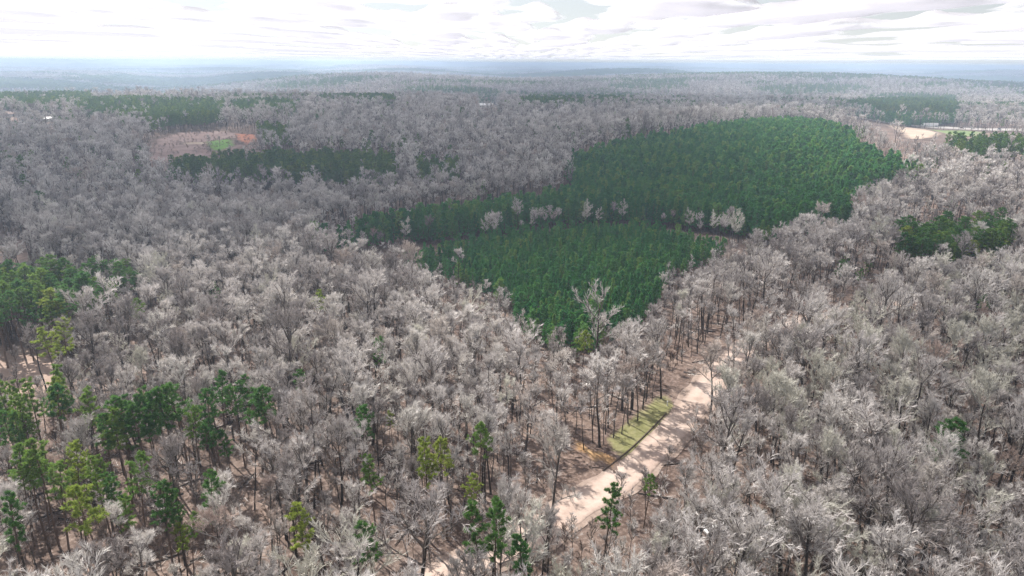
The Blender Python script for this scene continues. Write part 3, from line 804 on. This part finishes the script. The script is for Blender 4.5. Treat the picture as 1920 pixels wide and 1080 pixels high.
brush += [joined('sapling', *bare_tree(620+i, 10.5, 0.3, 1.9, 9, (40, 82), 4, 3, 5, 0.05, 0.05, 0.09, 0.7), [MAT['trunk'], MAT['twig']]) for i in range(3)]

def debris(seed):
    r = np.random.default_rng(seed); m = MB(); n = 26
    p0 = np.stack([r.uniform(-2, 2, n), r.uniform(-2, 2, n), r.uniform(0, 0.25, n)], 1); an = r.uniform(0, 6.28, n); ln = r.uniform(0.6, 2.2, n)
    p1 = p0+np.stack([np.cos(an)*ln, np.sin(an)*ln, r.uniform(-0.05, 0.5, n)], 1)
    v, f = tube(p0, p1, r.uniform(0.02, 0.05, n), r.uniform(0.01, 0.03, n), 3); m.add(v, f, 1)
    v, f = tube(np.array([[-3.0, 0.3, 0.16]]), np.array([[3.2, -0.4, 0.2]]), np.array([0.17]), np.array([0.10]), 6, True); m.add(v, f, 0)
    return m.mesh('woody_debris', [MAT['trunk'], MAT['twig']])
brush += [debris(650), debris(651)]

def patch(name, seed, size, n, kind):
    """a piece of far woodland: coarse trees joined"""
    r = np.random.default_rng(seed)
    m = MB()
    for k in range(n):
        ox, oy = r.uniform(-size/2, size/2, 2); s = r.uniform(0.8, 1.25)
        if kind == 'bare': T, C = bare_tree(seed*100+k, 17, 0.3, 5.5, 6, (25, 80), 4, 3, 0, 0.5, 0.55, 0.3)
        else: T, C = pine(seed*100+k, 17, 0.35, 4.0, 12, 3, 1, 5, 1.6, 1.0, dead=0)
        for b, i in ((T, 0), (C, 1)):
            off = 0
            for v, f in zip(b.v, b.f):
                m.add(v*s+np.array([ox, oy, 0]), f-off, i); off += len(v)
    return m.mesh(name, [MAT['trunk'], MAT['twig']] if kind == 'bare' else [MAT['pbark'], MAT['needle']])
patch_b = [patch('bare_patch', 700+i, 75, 55, 'bare') for i in range(3)]
patch_p = [patch('pine_patch', 720+i, 75, 60, 'pine') for i in range(2)]

def mass(name, label, x, y, rz, sc, idx, colr, cat='trees', sink=0.0, tilt=None):
    """one stuff object: points that carry the copies"""
    n = len(x)
    me = bpy.data.meshes.new(name)
    me.vertices.add(n)
    me.vertices.foreach_set('co', np.stack([x, y, hgt(x, y)-sink], 1).astype(np.float32).ravel())
    a = me.attributes.new('rot', 'FLOAT_VECTOR', 'POINT')
    rv = np.zeros((n, 3), np.float32); rv[:, 2] = rz
    if tilt is not None: rv[:, :2] = tilt
    a.data.foreach_set('vector', rv.ravel())
    a = me.attributes.new('scl', 'FLOAT_VECTOR', 'POINT'); a.data.foreach_set('vector', np.broadcast_to(sc.reshape(n, -1), (n, 3)).astype(np.float32).ravel())
    a = me.attributes.new('idx', 'INT', 'POINT'); a.data.foreach_set('value', idx.astype(np.int32))
    o = link(name, me)
    ng = bpy.data.node_groups.new(name+'_nodes', 'GeometryNodeTree')
    ng.interface.new_socket('Geometry', in_out='INPUT', socket_type='NodeSocketGeometry')
    ng.interface.new_socket('Geometry', in_out='OUTPUT', socket_type='NodeSocketGeometry')
    gi = ng.nodes.new('NodeGroupInput'); go = ng.nodes.new('NodeGroupOutput')
    ci = ng.nodes.new('GeometryNodeCollectionInfo'); ci.inputs[0].default_value = colr
    ci.inputs['Separate Children'].default_value = True; ci.inputs['Reset Children'].default_value = True
    ip = ng.nodes.new('GeometryNodeInstanceOnPoints'); ip.inputs['Pick Instance'].default_value = True
    def attr(nm, t):
        k = ng.nodes.new('GeometryNodeInputNamedAttribute'); k.data_type = t; k.inputs[0].default_value = nm
        return next(s for s in k.outputs if s.enabled and s.name == 'Attribute')
    L = ng.links
    L.new(gi.outputs[0], ip.inputs['Points']); L.new(ci.outputs[0], ip.inputs['Instance'])
    L.new(attr('idx', 'INT'), ip.inputs['Instance Index'])
    L.new(attr('rot', 'FLOAT_VECTOR'), ip.inputs['Rotation'])
    L.new(attr('scl', 'FLOAT_VECTOR'), ip.inputs['Scale'])
    L.new(ip.outputs[0], go.inputs[0])
    md = o.modifiers.new('copies', 'NODES'); md.node_group = ng
    return tag(o, label, cat, None, 'stuff')

# ------------------------------------------------------------------ individual trees (the 300 of a kind that show largest)
def shown(x, y, zt):
    px, py, zc = project(x, y, hgt(x, y)+zt)
    return (px > -10) & (px < 1930) & (py < 1085) & (zc > 5), px, py, zc

# bare trees: look and tone of each, drawn once for the whole list
nB = len(bx)
dB = np.hypot(bx, by)
side = np.array([1.0 if v else 0.0 for v in inside(np.concatenate([ROAD, [[900, 420], [900, 20], [ROAD[0, 0], 20]]]), bx, by)])   # right of the road
u = rng.random(nB)
look_i = np.where(side > 0, np.where(u < 0.30, 0, np.where(u < 0.72, 1, 2)), np.where(u < 0.09, 0, np.where(u < 0.45, 1, 2)))
silver = rng.random(nB) < np.where(side > 0, 0.27, 0.06)
onseam = dist_line(SEAM, bx, by) < 6.1
look_i = np.where(onseam, 1, look_i)
sB = np.clip(rng.normal(0.95, 0.17, nB), 0.55, 1.3)*np.where(look_i == 0, 1.0, 0.95)*np.where(onseam, rng.uniform(0.58, 0.86, nB), 1.0)*bs
silver = silver | (onseam & (rng.random(nB) < 0.3))
vis, pxB, pyB, zcB = shown(bx, by, 12.0)
order = np.argsort(np.where(vis, zcB/sB, 1e9))
pick = order[:300]
isind = np.zeros(nB, bool); isind[pick] = True

ORD = ['first', 'second', 'third', 'fourth', 'fifth', 'sixth', 'seventh', 'eighth', 'ninth', 'tenth', 'eleventh', 'twelfth', 'thirteenth', 'fourteenth', 'fifteenth', 'sixteenth',
       'seventeenth', 'eighteenth', 'nineteenth', 'twentieth']
def nth(i, n):
    if n == 1: return 'the only such'
    if i == 0: return 'leftmost such'
    if i == n-1: return 'rightmost such'
    t = ORD[i] if i < len(ORD) else f"{i+1}{'th' if (i+1) % 100 in (11, 12, 13) else {1: 'st', 2: 'nd', 3: 'rd'}.get((i+1) % 10, 'th')}"
    return t+' such from left'

def rank_labels(words, zones, px, py, rows, describe, noun):
    """labels by look and neighbourhood, then by place: count from the left among the same in that row"""
    out = [None]*len(px)
    edges = np.quantile(py, np.linspace(0, 1, rows+1)); row = np.clip(np.searchsorted(edges, py, 'right')-1, 0, rows-1)
    keys = [(row[i], words[i], zones[i]) for i in range(len(px))]
    for key in sorted(set(keys)):
        ids = sorted((i for i in range(len(px)) if keys[i] == key), key=lambda i: px[i])
        for k, i in enumerate(ids):
            out[i] = f'{key[1]} {noun} {key[2]}, {nth(k, len(ids))}, {describe[rows-1-key[0]]}'
    return out

LOOKS = ('broad', 'fan', 'slender')
WORD = {'broad': 'spreading', 'fan': 'fan-shaped', 'slender': 'slender'}
words = []
for i in pick:
    size = 'very small' if sB[i] < 0.55 else 'small' if sB[i] < 0.86 else 'tall' if sB[i] > 1.02 else 'mid-sized'
    words.append(f"{size} {WORD[LOOKS[look_i[i]]]} {'silvery' if silver[i] else 'greyish'} {'roadside ' if dist_line(ROAD, bx[i:i+1], by[i:i+1])[0] < 9 else ''}")
words = [w.strip() for w in words]
rowtxt = ['bottom row', 'second row', 'third row', 'fourth row', 'fifth row', 'sixth row']
zonesB = ['right of the road' if side[i] > 0 else 'left of the road' for i in pick]
labs = rank_labels(words, zonesB, pxB[pick], pyB[pick], 6, rowtxt, 'bare tree')
by_look = {l: [m for m in near_me if m[0] == l] for l in LOOKS}
rI = np.random.default_rng(77)
def place_tree(name, trunk_me, crown_me, x, y, s, rz, label, cat, group, sxy=1.0):
    o = bpy.data.objects.new(name, None); COL.objects.link(o)
    o.empty_display_size = 0.5
    o.location = (x, y, float(hgt(x, y))); o.rotation_euler = (rI.normal(0, 0.03), rI.normal(0, 0.03), rz); o.scale = (s*sxy, s*sxy, s)
    tag(o, label, cat, group)
    link('trunk', trunk_me, o); link('crown', crown_me, o)
    return o
for k, i in enumerate(pick):
    ms = by_look[LOOKS[look_i[i]]]
    m_ = ms[int(rI.integers(len(ms)))]
    place_tree('bare_tree', m_[1], m_[3] if silver[i] else m_[2], bx[i], by[i], sB[i], rI.uniform(0, 6.28), labs[k], 'tree', 'bare hardwood trees of the foreground', rI.uniform(0.85, 1.15))

rest = ~isind
dr = dB[rest]; xr, yr = bx[rest], by[rest]; lr = look_i[rest]; sr = sB[rest]; srz = rng.uniform(0, 6.28, len(xr))
sl = silver[rest]
near = dr < 430
nidx = np.where(lr == 0, np.where(sl, 0, rng.integers(1, 3, len(xr))), np.where(lr == 1, np.where(sl, 3, rng.integers(4, 7, len(xr))), rng.integers(7, 10, len(xr))))
mass('bare_woods', 'leafless grey hardwood trees beyond the foreground', xr[near], yr[near], srz[near], sr[near], nidx[near], proto_col('midbare', mid))
fidx = np.where(lr == 0, rng.integers(0, 3, len(xr)), rng.integers(3, 6, len(xr)))
mass('distant_bare_woods', 'leafless purple-grey woods of the middle distance', xr[~near], yr[~near], srz[~near], sr[~near]*rng.uniform(0.9, 1.15, (~near).sum()), fidx[~near], proto_col('farbare', farb))

# pines: hand placed ones and the woods
px_all = np.concatenate([hp[:, 0], qx]); py_all = np.concatenate([hp[:, 1], qy])
sP = np.concatenate([np.array([h[2]/20.0 for h in HANDPINE]), rng.uniform(0.7, 1.05, len(qx))])
style = np.concatenate([np.array([h[3] for h in HANDPINE]), rng.choice([0, 1, 2], len(qx), p=[0.6, 0.32, 0.08])])
vis, pxP, pyP, zcP = shown(px_all, py_all, 14)
pickp = np.argsort(np.where(vis, zcP/sP, 1e9))[:300]
indp = np.zeros(len(px_all), bool); indp[pickp] = True
for nm, st in (('dark', [(0, (0.060, 0.165, 0.046)), (1, (0.115, 0.230, 0.056))]), ('mid', [(0, (0.13, 0.24, 0.052)), (1, (0.20, 0.30, 0.060))]), ('lime', [(0, (0.21, 0.295, 0.058)), (1, (0.31, 0.365, 0.07))])):
    MAT['n_'+nm] = tree_mat(nm+'_pine_needles', st, st, 0.3, 0.6, 0.40, inner=(0.9, 0.75, 1.3))
pine_styles = [[(T, C.mesh('pine_crown_'+nm, [MAT['n_'+nm]])) for (T, _), (_, C) in zip(pine_me, PINE_P)] for nm in ('dark', 'mid', 'lime')]
wordsp = [f"{'small' if sP[i] < 0.82 else 'tall' if sP[i] > 0.97 else 'mid-sized'} {('dark green', 'mid green', 'yellow-green')[style[i]]}" for i in pickp]
zonesP = ['towards the left edge' if pxP[i] < 420 else 'between left edge and road' if pxP[i] < 1000 else 'beside the tan road' if pxP[i] < 1400 else 'towards the right edge' for i in pickp]
labp = rank_labels(wordsp, zonesP, pxP[pickp], pyP[pickp], 6, ['bottom row', 'second row', 'third row', 'fourth row', 'fifth row', 'farthest row'], 'pine')
for k, i in enumerate(pickp):
    T, C = pine_styles[style[i]][int(rI.integers(6))]
    place_tree('pine_tree', T, C, px_all[i], py_all[i], sP[i], rI.uniform(0, 6.28), labp[k], 'pine', 'tall pines standing among bare trees', rI.uniform(0.9, 1.2) if i < len(HANDPINE) else rI.uniform(1.25, 1.6))
r_ = ~indp
dP = np.hypot(px_all, py_all); nearp_ = r_ & (dP < 600); farp_ = r_ & ~nearp_
for nm, txt, kk, pr, npz in (('pine_woods', 'dark green pine groves among the bare woods', nearp_, midp, 4), ('distant_pine_woods', 'blue-green pine groves on the far ridge', farp_, farp, 3)):
    n = kk.sum()
    mass(nm, txt, px_all[kk], py_all[kk], rng.uniform(0, 6.28, n), sP[kk], rng.integers(0, npz, n), proto_col(nm+'_kinds', pr))

# young plantation pines
sG = rng.uniform(0.74, 1.2, len(gx))*gk
vis, pxG, pyG, zcG = shown(gx, gy, 8)
pickg = np.argsort(np.where(vis, zcG/sG, 1e9))[:300]
indg = np.zeros(len(gx), bool); indg[pickg] = True
wordsg = [f"{'small' if sG[i] < 0.74 else 'tall' if sG[i] > 0.89 else 'mid-sized'} young green" for i in pickg]
zonesG = ['on the left of the plantation' if pxG[i] < 1010 else 'amid the plantation' if pxG[i] < 1120 else 'on the right of the plantation' for i in pickg]
labg = rank_labels(wordsg, zonesG, pxG[pickg], pyG[pickg], 9, ['nearest row', 'second row', 'third row', 'fourth row', 'fifth row', 'sixth row', 'seventh row', 'eighth row', 'ninth row'], 'pine')
for k, i in enumerate(pickg):
    T, C = young_me[int(rI.integers(4))]
    place_tree('young_pine_tree', T, C, gx[i], gy[i], sG[i], rI.uniform(0, 6.28), labg[k], 'pine', 'planted young pines of the near stand', rI.uniform(0.9, 1.2))
dG = np.hypot(gx, gy)
for nm, txt, kk, pr, npz in (('young_pine_plantation', 'dense dark green young pine plantation on the gentle hill', ~indg & (dG < 430), midy, 4), ('distant_pine_plantation', 'far dark green part of the young pine plantation', ~indg & (dG >= 430), fary, 3)):
    n = kk.sum()
    mass(nm, txt, gx[kk], gy[kk], rng.uniform(0, 6.28, n), np.stack([sG[kk]*1.1, sG[kk]*1.1, sG[kk]], 1), rng.integers(0, npz, n), proto_col(nm+'_kinds', pr))

# undergrowth of the near woods
x, y = jitter_grid(rng, -330, 330, 45, 330, 3.0)
m = in_view(x, y, 10) & ~blocked(x, y, 5.0) & ~inside(PLANT_A, x, y) & ~inside(PLANT_B, x, y) & (rng.random(len(x)) < 0.72+0.22*stand_noise(x, y, 40, 4))
x, y = x[m], y[m]
mass('undergrowth', 'bare brush and saplings under the hardwood trees', x, y, rng.uniform(0, 6.28, len(x)), rng.uniform(0.5, 1.15, len(x)), rng.integers(0, 9, len(x)), proto_col('brush_kinds', brush), 'undergrowth')

x, y = jitter_grid(rng, CLEAR[:, 0].min(), CLEAR[:, 0].max(), CLEAR[:, 1].min(), CLEAR[:, 1].max(), 4.5)
m = inside(CLEAR, x, y) & (rng.random(len(x)) < 0.45+0.35*stand_noise(x, y, 30, 6))
x, y = x[m], y[m]
mass('logging_debris', 'low brush and debris left over the logged clearing', x, y, rng.uniform(0, 6.28, len(x)), np.stack([rng.uniform(0.5, 1.1, len(x))]*2+[rng.uniform(0.15, 0.45, len(x))], 1), rng.integers(0, 4, len(x)), proto_col('debris_kinds', brush[:4]), 'debris')

# woodland out to the horizon
fx, fy, fs, fi = [], [], [], []
for d0, d1, s, scl in ((2550, 5200, 72, 1.0), (5200, 11000, 150, 2.1), (11000, 26000, 330, 4.6)):
    x, y = jitter_grid(rng, -d1*0.8, d1*0.8, d0*0.7, d1, s)
    d = np.hypot(x, y); k = (d >= d0) & (d < d1) & (np.abs(x) < 0.80*y+100)
    x, y = x[k], y[k]
    pz = stand_noise(x*0.35, y, 1100, 33)+0.5*stand_noise(x*0.5, y, 450, 34)
    op = stand_noise(x, y, 700, 35) > 1.9
    isp = pz > 0.1
    ii = np.where(isp, rng.integers(3, 5, len(x)), rng.integers(0, 3, len(x)))
    fx.append(x[~op]); fy.append(y[~op]); fi.append(ii[~op]); fs.append(np.stack([np.full((~op).sum(), scl), np.full((~op).sum(), scl), np.full((~op).sum(), 1.0+0.1*scl)], 1))
fx, fy, fi, fs = map(np.concatenate, (fx, fy, fi, fs))
mass('far_forest', 'hazy woodland that stretches to the horizon', fx, fy, rng.uniform(0, 6.28, len(fx)), fs, fi, proto_col('far_patches', patch_b+patch_p), sink=2.0)

# ------------------------------------------------------------------ built things
def root(name, x, y, rz, label, cat, group=None, dz=0.0):
    o = bpy.data.objects.new(name, None); COL.objects.link(o)
    o.location = (x, y, float(hgt(x, y))+dz); o.rotation_euler = (0, 0, rz)
    return tag(o, label, cat, group)

def wheel(parent, x, y, r, w):
    t = link('wheel', MB().cyl((0, -w/2, 0), (0, w/2, 0), r, 16).mesh('tyre', [MAT['black']]), parent, (x, y, r))
    link('rim', MB().cyl((0, -w/2-0.012, 0), (0, w/2+0.012, 0), r*0.55, 12).mesh('rim', [MAT['grey']]), t)

def semi_truck(x, y, rz, label):
    o = root('semi_truck', x, y, rz, label, 'truck', dz=0.32)
    tr = link('trailer', MB().prism([(-10.6, 1.15), (-10.6, 4.05), (-10.5, 4.12), (4.9, 4.12), (5.0, 4.05), (5.0, 1.15)], -1.3, 1.3).mesh('trailer', [MAT['white']]), o)
    d = link('rear_door', MB().box((0, 0, 0), (0.06, 2.3, 2.6)).mesh('rear_door', [MAT['white']]), tr, (-10.63, 0, 2.6))
    link('handle', MB().box((0, 0, 0), (0.05, 0.06, 1.6)).mesh('door_bar', [MAT['grey']]), tr, (-10.68, 0.25, 2.5))
    link('side_skirt', MB().box((0, 0, 0), (7.0, 2.4, 0.6)).mesh('side_skirt', [MAT['white']]), o, (-3.2, 0, 0.84))
    link('cab', MB().prism([(5.5, 0.7), (5.5, 3.95), (6.6, 4.0), (7.9, 3.1), (8.25, 2.15), (9.7, 1.85), (9.95, 1.5), (9.95, 0.55), (5.5, 0.55)], -1.22, 1.22).mesh('cab', [MAT['white']]), o)
    link('windscreen', MB().prism([(7.86, 3.06), (8.22, 2.22), (8.27, 2.22), (7.91, 3.06)], -1.05, 1.05).mesh('windscreen', [MAT['glass']]), o)
    for sy in (-1, 1):
        link('side_window', MB().box((0, 0, 0), (0.85, 0.03, 0.6)).mesh('side_window', [MAT['glass']]), o, (7.45, sy*1.23, 2.55))
        link('headlight', MB().box((0, 0, 0), (0.06, 0.4, 0.22)).mesh('headlight', [MAT['grey']]), o, (9.97, sy*0.85, 1.05))
        link('mirror', MB().box((0, 0, 0), (0.15, 0.2, 0.6)).mesh('mirror', [MAT['black']]), o, (8.1, sy*1.4, 2.4))
        for wx in (-9.2, -7.9, 4.4, 5.8, 8.9): wheel(o, wx, sy*1.05, 0.52, 0.4)
    link('bumper', MB().box((0, 0, 0), (0.15, 2.4, 0.4)).mesh('bumper', [MAT['grey']]), o, (10.03, 0, 0.62))
    return o

def car(name, x, y, rz, label, paint, cat='car', dz=0.32, tall=1.0):
    o = root(name, x, y, rz, label, cat, dz=dz)
    link('body', MB().prism([(-2.2, 0.32), (-2.25, 0.75), (-2.1, 0.95), (1.0, 0.98), (2.05, 0.82), (2.25, 0.6), (2.2, 0.3)], -0.88, 0.88).mesh('body', [paint]), o)
    cb = link('cabin', MB().prism([(-1.9, 0.96), (-1.35, 1.45*tall), (0.15, 1.5*tall), (0.95, 0.97)], -0.74, 0.74).mesh('cabin', [MAT['glass']]), o)
    link('roof', MB().box((0, 0, 0), (1.65, 1.4, 0.05)).mesh('car_roof', [paint]), cb, (-0.6, 0, 1.5*tall))
    for sy in (-1, 1):
        for wx in (-1.4, 1.4): wheel(o, wx, sy*0.8, 0.33, 0.22)
        link('headlight', MB().box((0, 0, 0), (0.05, 0.35, 0.14)).mesh('headlight', [MAT['white']]), o, (2.21, sy*0.6, 0.68))
    return o

def house(px, py, L, W, H, rz, label, roofm, nwin=3, name='house', cat='house', chim=True):
    x, y = at(px, py, H)
    o = root(name, x, y, rz, label, cat)
    link('wall', MB().prism([(-W/2, -0.6), (W/2, -0.6), (W/2, H), (0, H+W*0.22), (-W/2, H)], -L/2, L/2).mesh('wall', [MAT['siding']]), o).rotation_euler = (0, 0, math.pi/2)
    e = 0.5; hz_ = H+W*0.22
    rf = link('roof', MB().prism([(-W/2-e, H-e*0.44+0.06), (0, hz_+0.06), (W/2+e, H-e*0.44+0.06), (W/2+e, H-e*0.44+0.26), (0, hz_+0.28), (-W/2-e, H-e*0.44+0.26)], -L/2-e, L/2+e).mesh('roof', [roofm]), o)
    rf.rotation_euler = (0, 0, math.pi/2)
    if chim: link('chimney', MB().box((0, 0, 0), (0.8, 0.8, 1.8)).mesh('chimney', [MAT['roofbrown']]), rf, (0.6, L*0.25, hz_+0.5))
    for sy in (-1, 1):
        for k in range(nwin):
            wx = -L/2+L*(k+0.75)/(nwin+0.5)
            w_ = link('window', MB().box((0, 0, 0), (1.3, 0.10, 1.3)).mesh('window_frame', [MAT['white']]), o, (wx, sy*(W/2+0.04), H*0.58))
            link('pane', MB().box((0, 0, 0), (1.1, 0.06, 1.1)).mesh('pane', [MAT['glass']]), w_, (0, sy*0.04, 0))
    link('door', MB().box((0, 0, 0), (1.0, 0.1, 2.1)).mesh('door', [MAT['door']]), o, (L*0.38, -(W/2+0.05), 1.05))
    return o

def hwy_at(px, py, off):
    x, y = at(px, py, 1.0)
    i = int(np.argmin(np.hypot(HWY[:, 0]-x, HWY[:, 1]-y))); i = min(max(i, 1), len(HWY)-2)
    d = HWY[i+1]-HWY[i-1]; d /= np.linalg.norm(d)
    p = HWY[i]+np.array([d[1], -d[0]])*off
    return p[0], p[1], math.atan2(d[1], d[0])
x, y, a = hwy_at(1732, 234, -2.0)
semi_truck(x, y, a+math.pi, 'white semi truck with long box trailer on the highway')
x, y, a = hwy_at(1827, 241, -2.0)
car('car', x, y, a+math.pi, 'small white car on the highway behind the semi truck', MAT['white'])
x, y, a = hwy_at(1876, 242, 1.8)
car('van', x, y, a, 'pale van on the highway at the right edge', MAT['silvercar'], 'van', tall=1.35)
x, y, a = hwy_at(1806, 240, 1.8)
car('car', x, y, a, 'red-brown car between the semi truck and the white car', MAT['door'])
x, y = at(1342, 992, 0.5)
car('car', x, y, 0.35, 'white car half hidden under bare trees at the bottom', MAT['white'], dz=0.02)
house(347, 200, 15, 9, 3.4, 0.1, 'long low house with a white roof among ridge pines', MAT['roof'])
house(334, 211, 7, 5, 2.8, 0.5, 'small pale shed in front of the ridge pines', MAT['roof'], 1, 'shed', 'shed', False)
house(22, 213, 16, 9, 3.2, -0.15, 'brown-roofed house among bare trees near the left edge', MAT['roofbrown'])
house(91, 222, 11, 7, 3.0, 0.25, 'pale-roofed house in the bare woods left of the ridge pines', MAT['roof'])
house(907, 197, 26, 12, 4.0, 0.1, 'long white farm building in a pale far field', MAT['roof'], 5, 'farm_building', 'building', False)
house(582, 133, 60, 30, 8.0, 0.1, 'large white building far off near the horizon', MAT['roof'], 6, 'warehouse', 'building', False)
x, y = at(1494, 141, 4.0)
o = root('water_tower', x, y, 0.0, 'white water tower in the hazy far woods', 'water tower')
prof = [(0.0, 42.0), (4.5, 40.8), (6.8, 38.0), (7.2, 35.0), (6.4, 32.0), (3.5, 29.6), (1.6, 28.4)]
mb = MB(); nn = 20
vv = [(r*math.cos(2*math.pi*k/nn), r*math.sin(2*math.pi*k/nn), z) for r, z in prof for k in range(nn)]
ff = [t for i in range(len(prof)-1) for k in range(nn) for t in ((i*nn+k, (i+1)*nn+k, (i+1)*nn+(k+1) % nn), (i*nn+k, (i+1)*nn+(k+1) % nn, i*nn+(k+1) % nn))]
link('tank', mb.add(vv, ff).mesh('tank', [MAT['white']], True), o)
link('column', MB().cyl((0, 0, -1), (0, 0, 28.6), 2.2, 16, r1=1.6).mesh('column', [MAT['white']], True), o)
x, y, a = hwy_at(1687, 229, -11)
o = root('road_sign', x, y, a, 'white sign at the edge of the highway', 'sign', dz=0.2)
link('board', MB().box((0, 0, 4.2), (3.0, 0.12, 2.4)).mesh('board', [MAT['white']]), o)
for sx in (-1, 1): link('post', MB().cyl((sx, 0.15, -0.4), (sx, 0.15, 4.6), 0.08, 8).mesh('sign_post', [MAT['grey']]), o)

# timber edging between the verge and the road, with a white marker post at its upper end
i0, i1 = [int(np.argmin(np.hypot(ROAD[:, 0]-p[0], ROAD[:, 1]-p[1]))) for p in (at(1160, 897), at(1285, 775))]
seg = np.interp(np.linspace(0, 1, 400), np.linspace(0, 1, len(ROAD)), np.arange(len(ROAD)))
dR = np.gradient(ROAD, axis=0); dR /= np.linalg.norm(dR, axis=1, keepdims=True)
EDGE = ROAD-np.stack([dR[:, 1], -dR[:, 0]], 1)*3.9
E = EDGE[i0:i1+1]
s_ = np.concatenate([[0], np.cumsum(np.hypot(*np.diff(E, axis=0).T))])
st = np.arange(0, s_[-1]-3.5, 3.6)
ed = root('timber_edging', E[0][0], E[0][1], 0, 'low dark timber edging between grass verge and tan road', 'edging')
for q in st:
    a_ = np.array([np.interp(q, s_, E[:, 0]), np.interp(q, s_, E[:, 1])]); b_ = np.array([np.interp(q+3.5, s_, E[:, 0]), np.interp(q+3.5, s_, E[:, 1])])
    za, zb = float(hgt(*a_)), float(hgt(*b_)); z0 = ed.location[2]
    link('beam', MB().cyl((a_[0]-E[0][0], a_[1]-E[0][1], za-z0+0.2), (b_[0]-E[0][0], b_[1]-E[0][1], zb-z0+0.2), 0.16, 8).mesh('beam', [MAT['timber']]), ed)
x, y = E[-1]+np.array([-0.6, 1.2])
o = root('marker_post', x, y, 0, 'white marker post at the upper end of the timber edging', 'post')
link('post', MB().cyl((0, 0, -0.3), (0, 0, 1.3), 0.12, 8).mesh('marker_shaft', [MAT['white']]), o)
link('cap', MB().cyl((0, 0, 1.3), (0, 0, 1.42), 0.16, 8, r1=0.05).mesh('marker_cap', [MAT['white']]), o)

# ------------------------------------------------------------------ clouds
def cloud_field(n, seed):
    r = np.random.default_rng(seed)
    k = np.fft.fftfreq(n)*n
    KX, KY = np.meshgrid(k, k); kk = np.hypot(KX, KY)
    amp = np.where(kk > 0, 1/np.maximum(kk, 1)**1.3, 0)*np.exp(-(kk/80.0)**2)*(kk > 9)
    f = np.fft.ifft2(np.fft.fft2(r.normal(0, 1, (n, n)))*amp).real
    return f/f.std()

CN, CS, CBASE = 400, 90.0, 800.0
CSEED, CSHIFT, CCOV, CTH, CK = 101, (202, 274), -0.65, 105.0, 0.0230
def build_clouds():
    f = np.roll(cloud_field(CN, CSEED), CSHIFT, (0, 1))
    t = np.clip(f-CCOV, 0, 1.9)*CTH
    t[0] = t[-1] = 0; t[:, 0] = t[:, -1] = 0
    g = (np.arange(CN)-CN/2)*CS
    wide = lambda u: u+np.sign(u)*np.maximum(np.abs(u)-7000, 0)**2/3000.0     # the outer field reaches the horizon
    X, Y = np.meshgrid(wide(g), wide(g+CN*CS*0.40))
    n = CN
    i = (np.arange(n-1)[:, None]*n+np.arange(n-1)[None]).ravel()
    T = t.ravel()
    q = np.concatenate([np.stack([i, i+1, i+n+1], 1), np.stack([i, i+n+1, i+n], 1)])
    q = q[(T[q].max(1) > 0)]
    top = np.stack([X.ravel(), Y.ravel(), CBASE+T], 1); bot = np.stack([X.ravel(), Y.ravel(), CBASE-0.15*T], 1)
    # both sheets share their rim where the cloud thins out to nothing
    idb = np.where(T > 0, np.arange(n*n)+n*n, np.arange(n*n))
    v = np.concatenate([top, bot]); fa = np.concatenate([q, idb[q][:, ::-1]])
    used = np.unique(fa); re = np.zeros(2*n*n, int); re[used] = np.arange(len(used))
    m, nt, out = new_mat('cloud_vapour')
    at_ = N(nt, 'ShaderNodeAttribute'); at_.attribute_name = 'opacity'
    tr_ = N(nt, 'ShaderNodeBsdfTransparent')
    tl = N(nt, 'ShaderNodeBsdfTranslucent'); tl.inputs[0].default_value = (0.75, 0.75, 0.80, 1)
    df = N(nt, 'ShaderNodeBsdfDiffuse'); df.inputs[0].default_value = (0.75, 0.75, 0.80, 1)
    mb_ = N(nt, 'ShaderNodeMixShader'); mb_.inputs[0].default_value = 0.3
    nt.links.new(tl.outputs[0], mb_.inputs[1]); nt.links.new(df.outputs[0], mb_.inputs[2])
    mx = N(nt, 'ShaderNodeMixShader')
    nt.links.new(at_.outputs['Fac'], mx.inputs[0]); nt.links.new(tr_.outputs[0], mx.inputs[1]); nt.links.new(mb_.outputs[0], mx.inputs[2])
    nt.links.new(mx.outputs[0], out.inputs['Surface'])
    me = MB().add(v[used], re[fa]).mesh('clouds', [m], True)
    a_ = me.attributes.new('opacity', 'FLOAT', 'POINT')
    a_.data.foreach_set('value', (1-np.exp(-np.concatenate([T, T])[used]*CK*0.5)).astype(np.float32))
    tag(link('clouds', me), 'broken layer of thin white and lavender clouds', 'clouds', None, 'stuff')
build_clouds()

# ------------------------------------------------------------------ haze
mh, nt, out = new_mat('pale_haze')
pv = N(nt, 'ShaderNodeVolumePrincipled')
pv.inputs['Color'].default_value = (0.62, 0.79, 1.0, 1); pv.inputs['Density'].default_value = 2.3e-4; pv.inputs['Anisotropy'].default_value = 0.4
nt.links.new(pv.outputs[0], out.inputs['Volume'])
hz = link('haze', MB().box((0, 28000, 5), (124000, 70000, 176)).mesh('haze', [mh]))
tag(hz, 'thin pale blue haze over the whole wooded plain', 'haze', None, 'stuff')
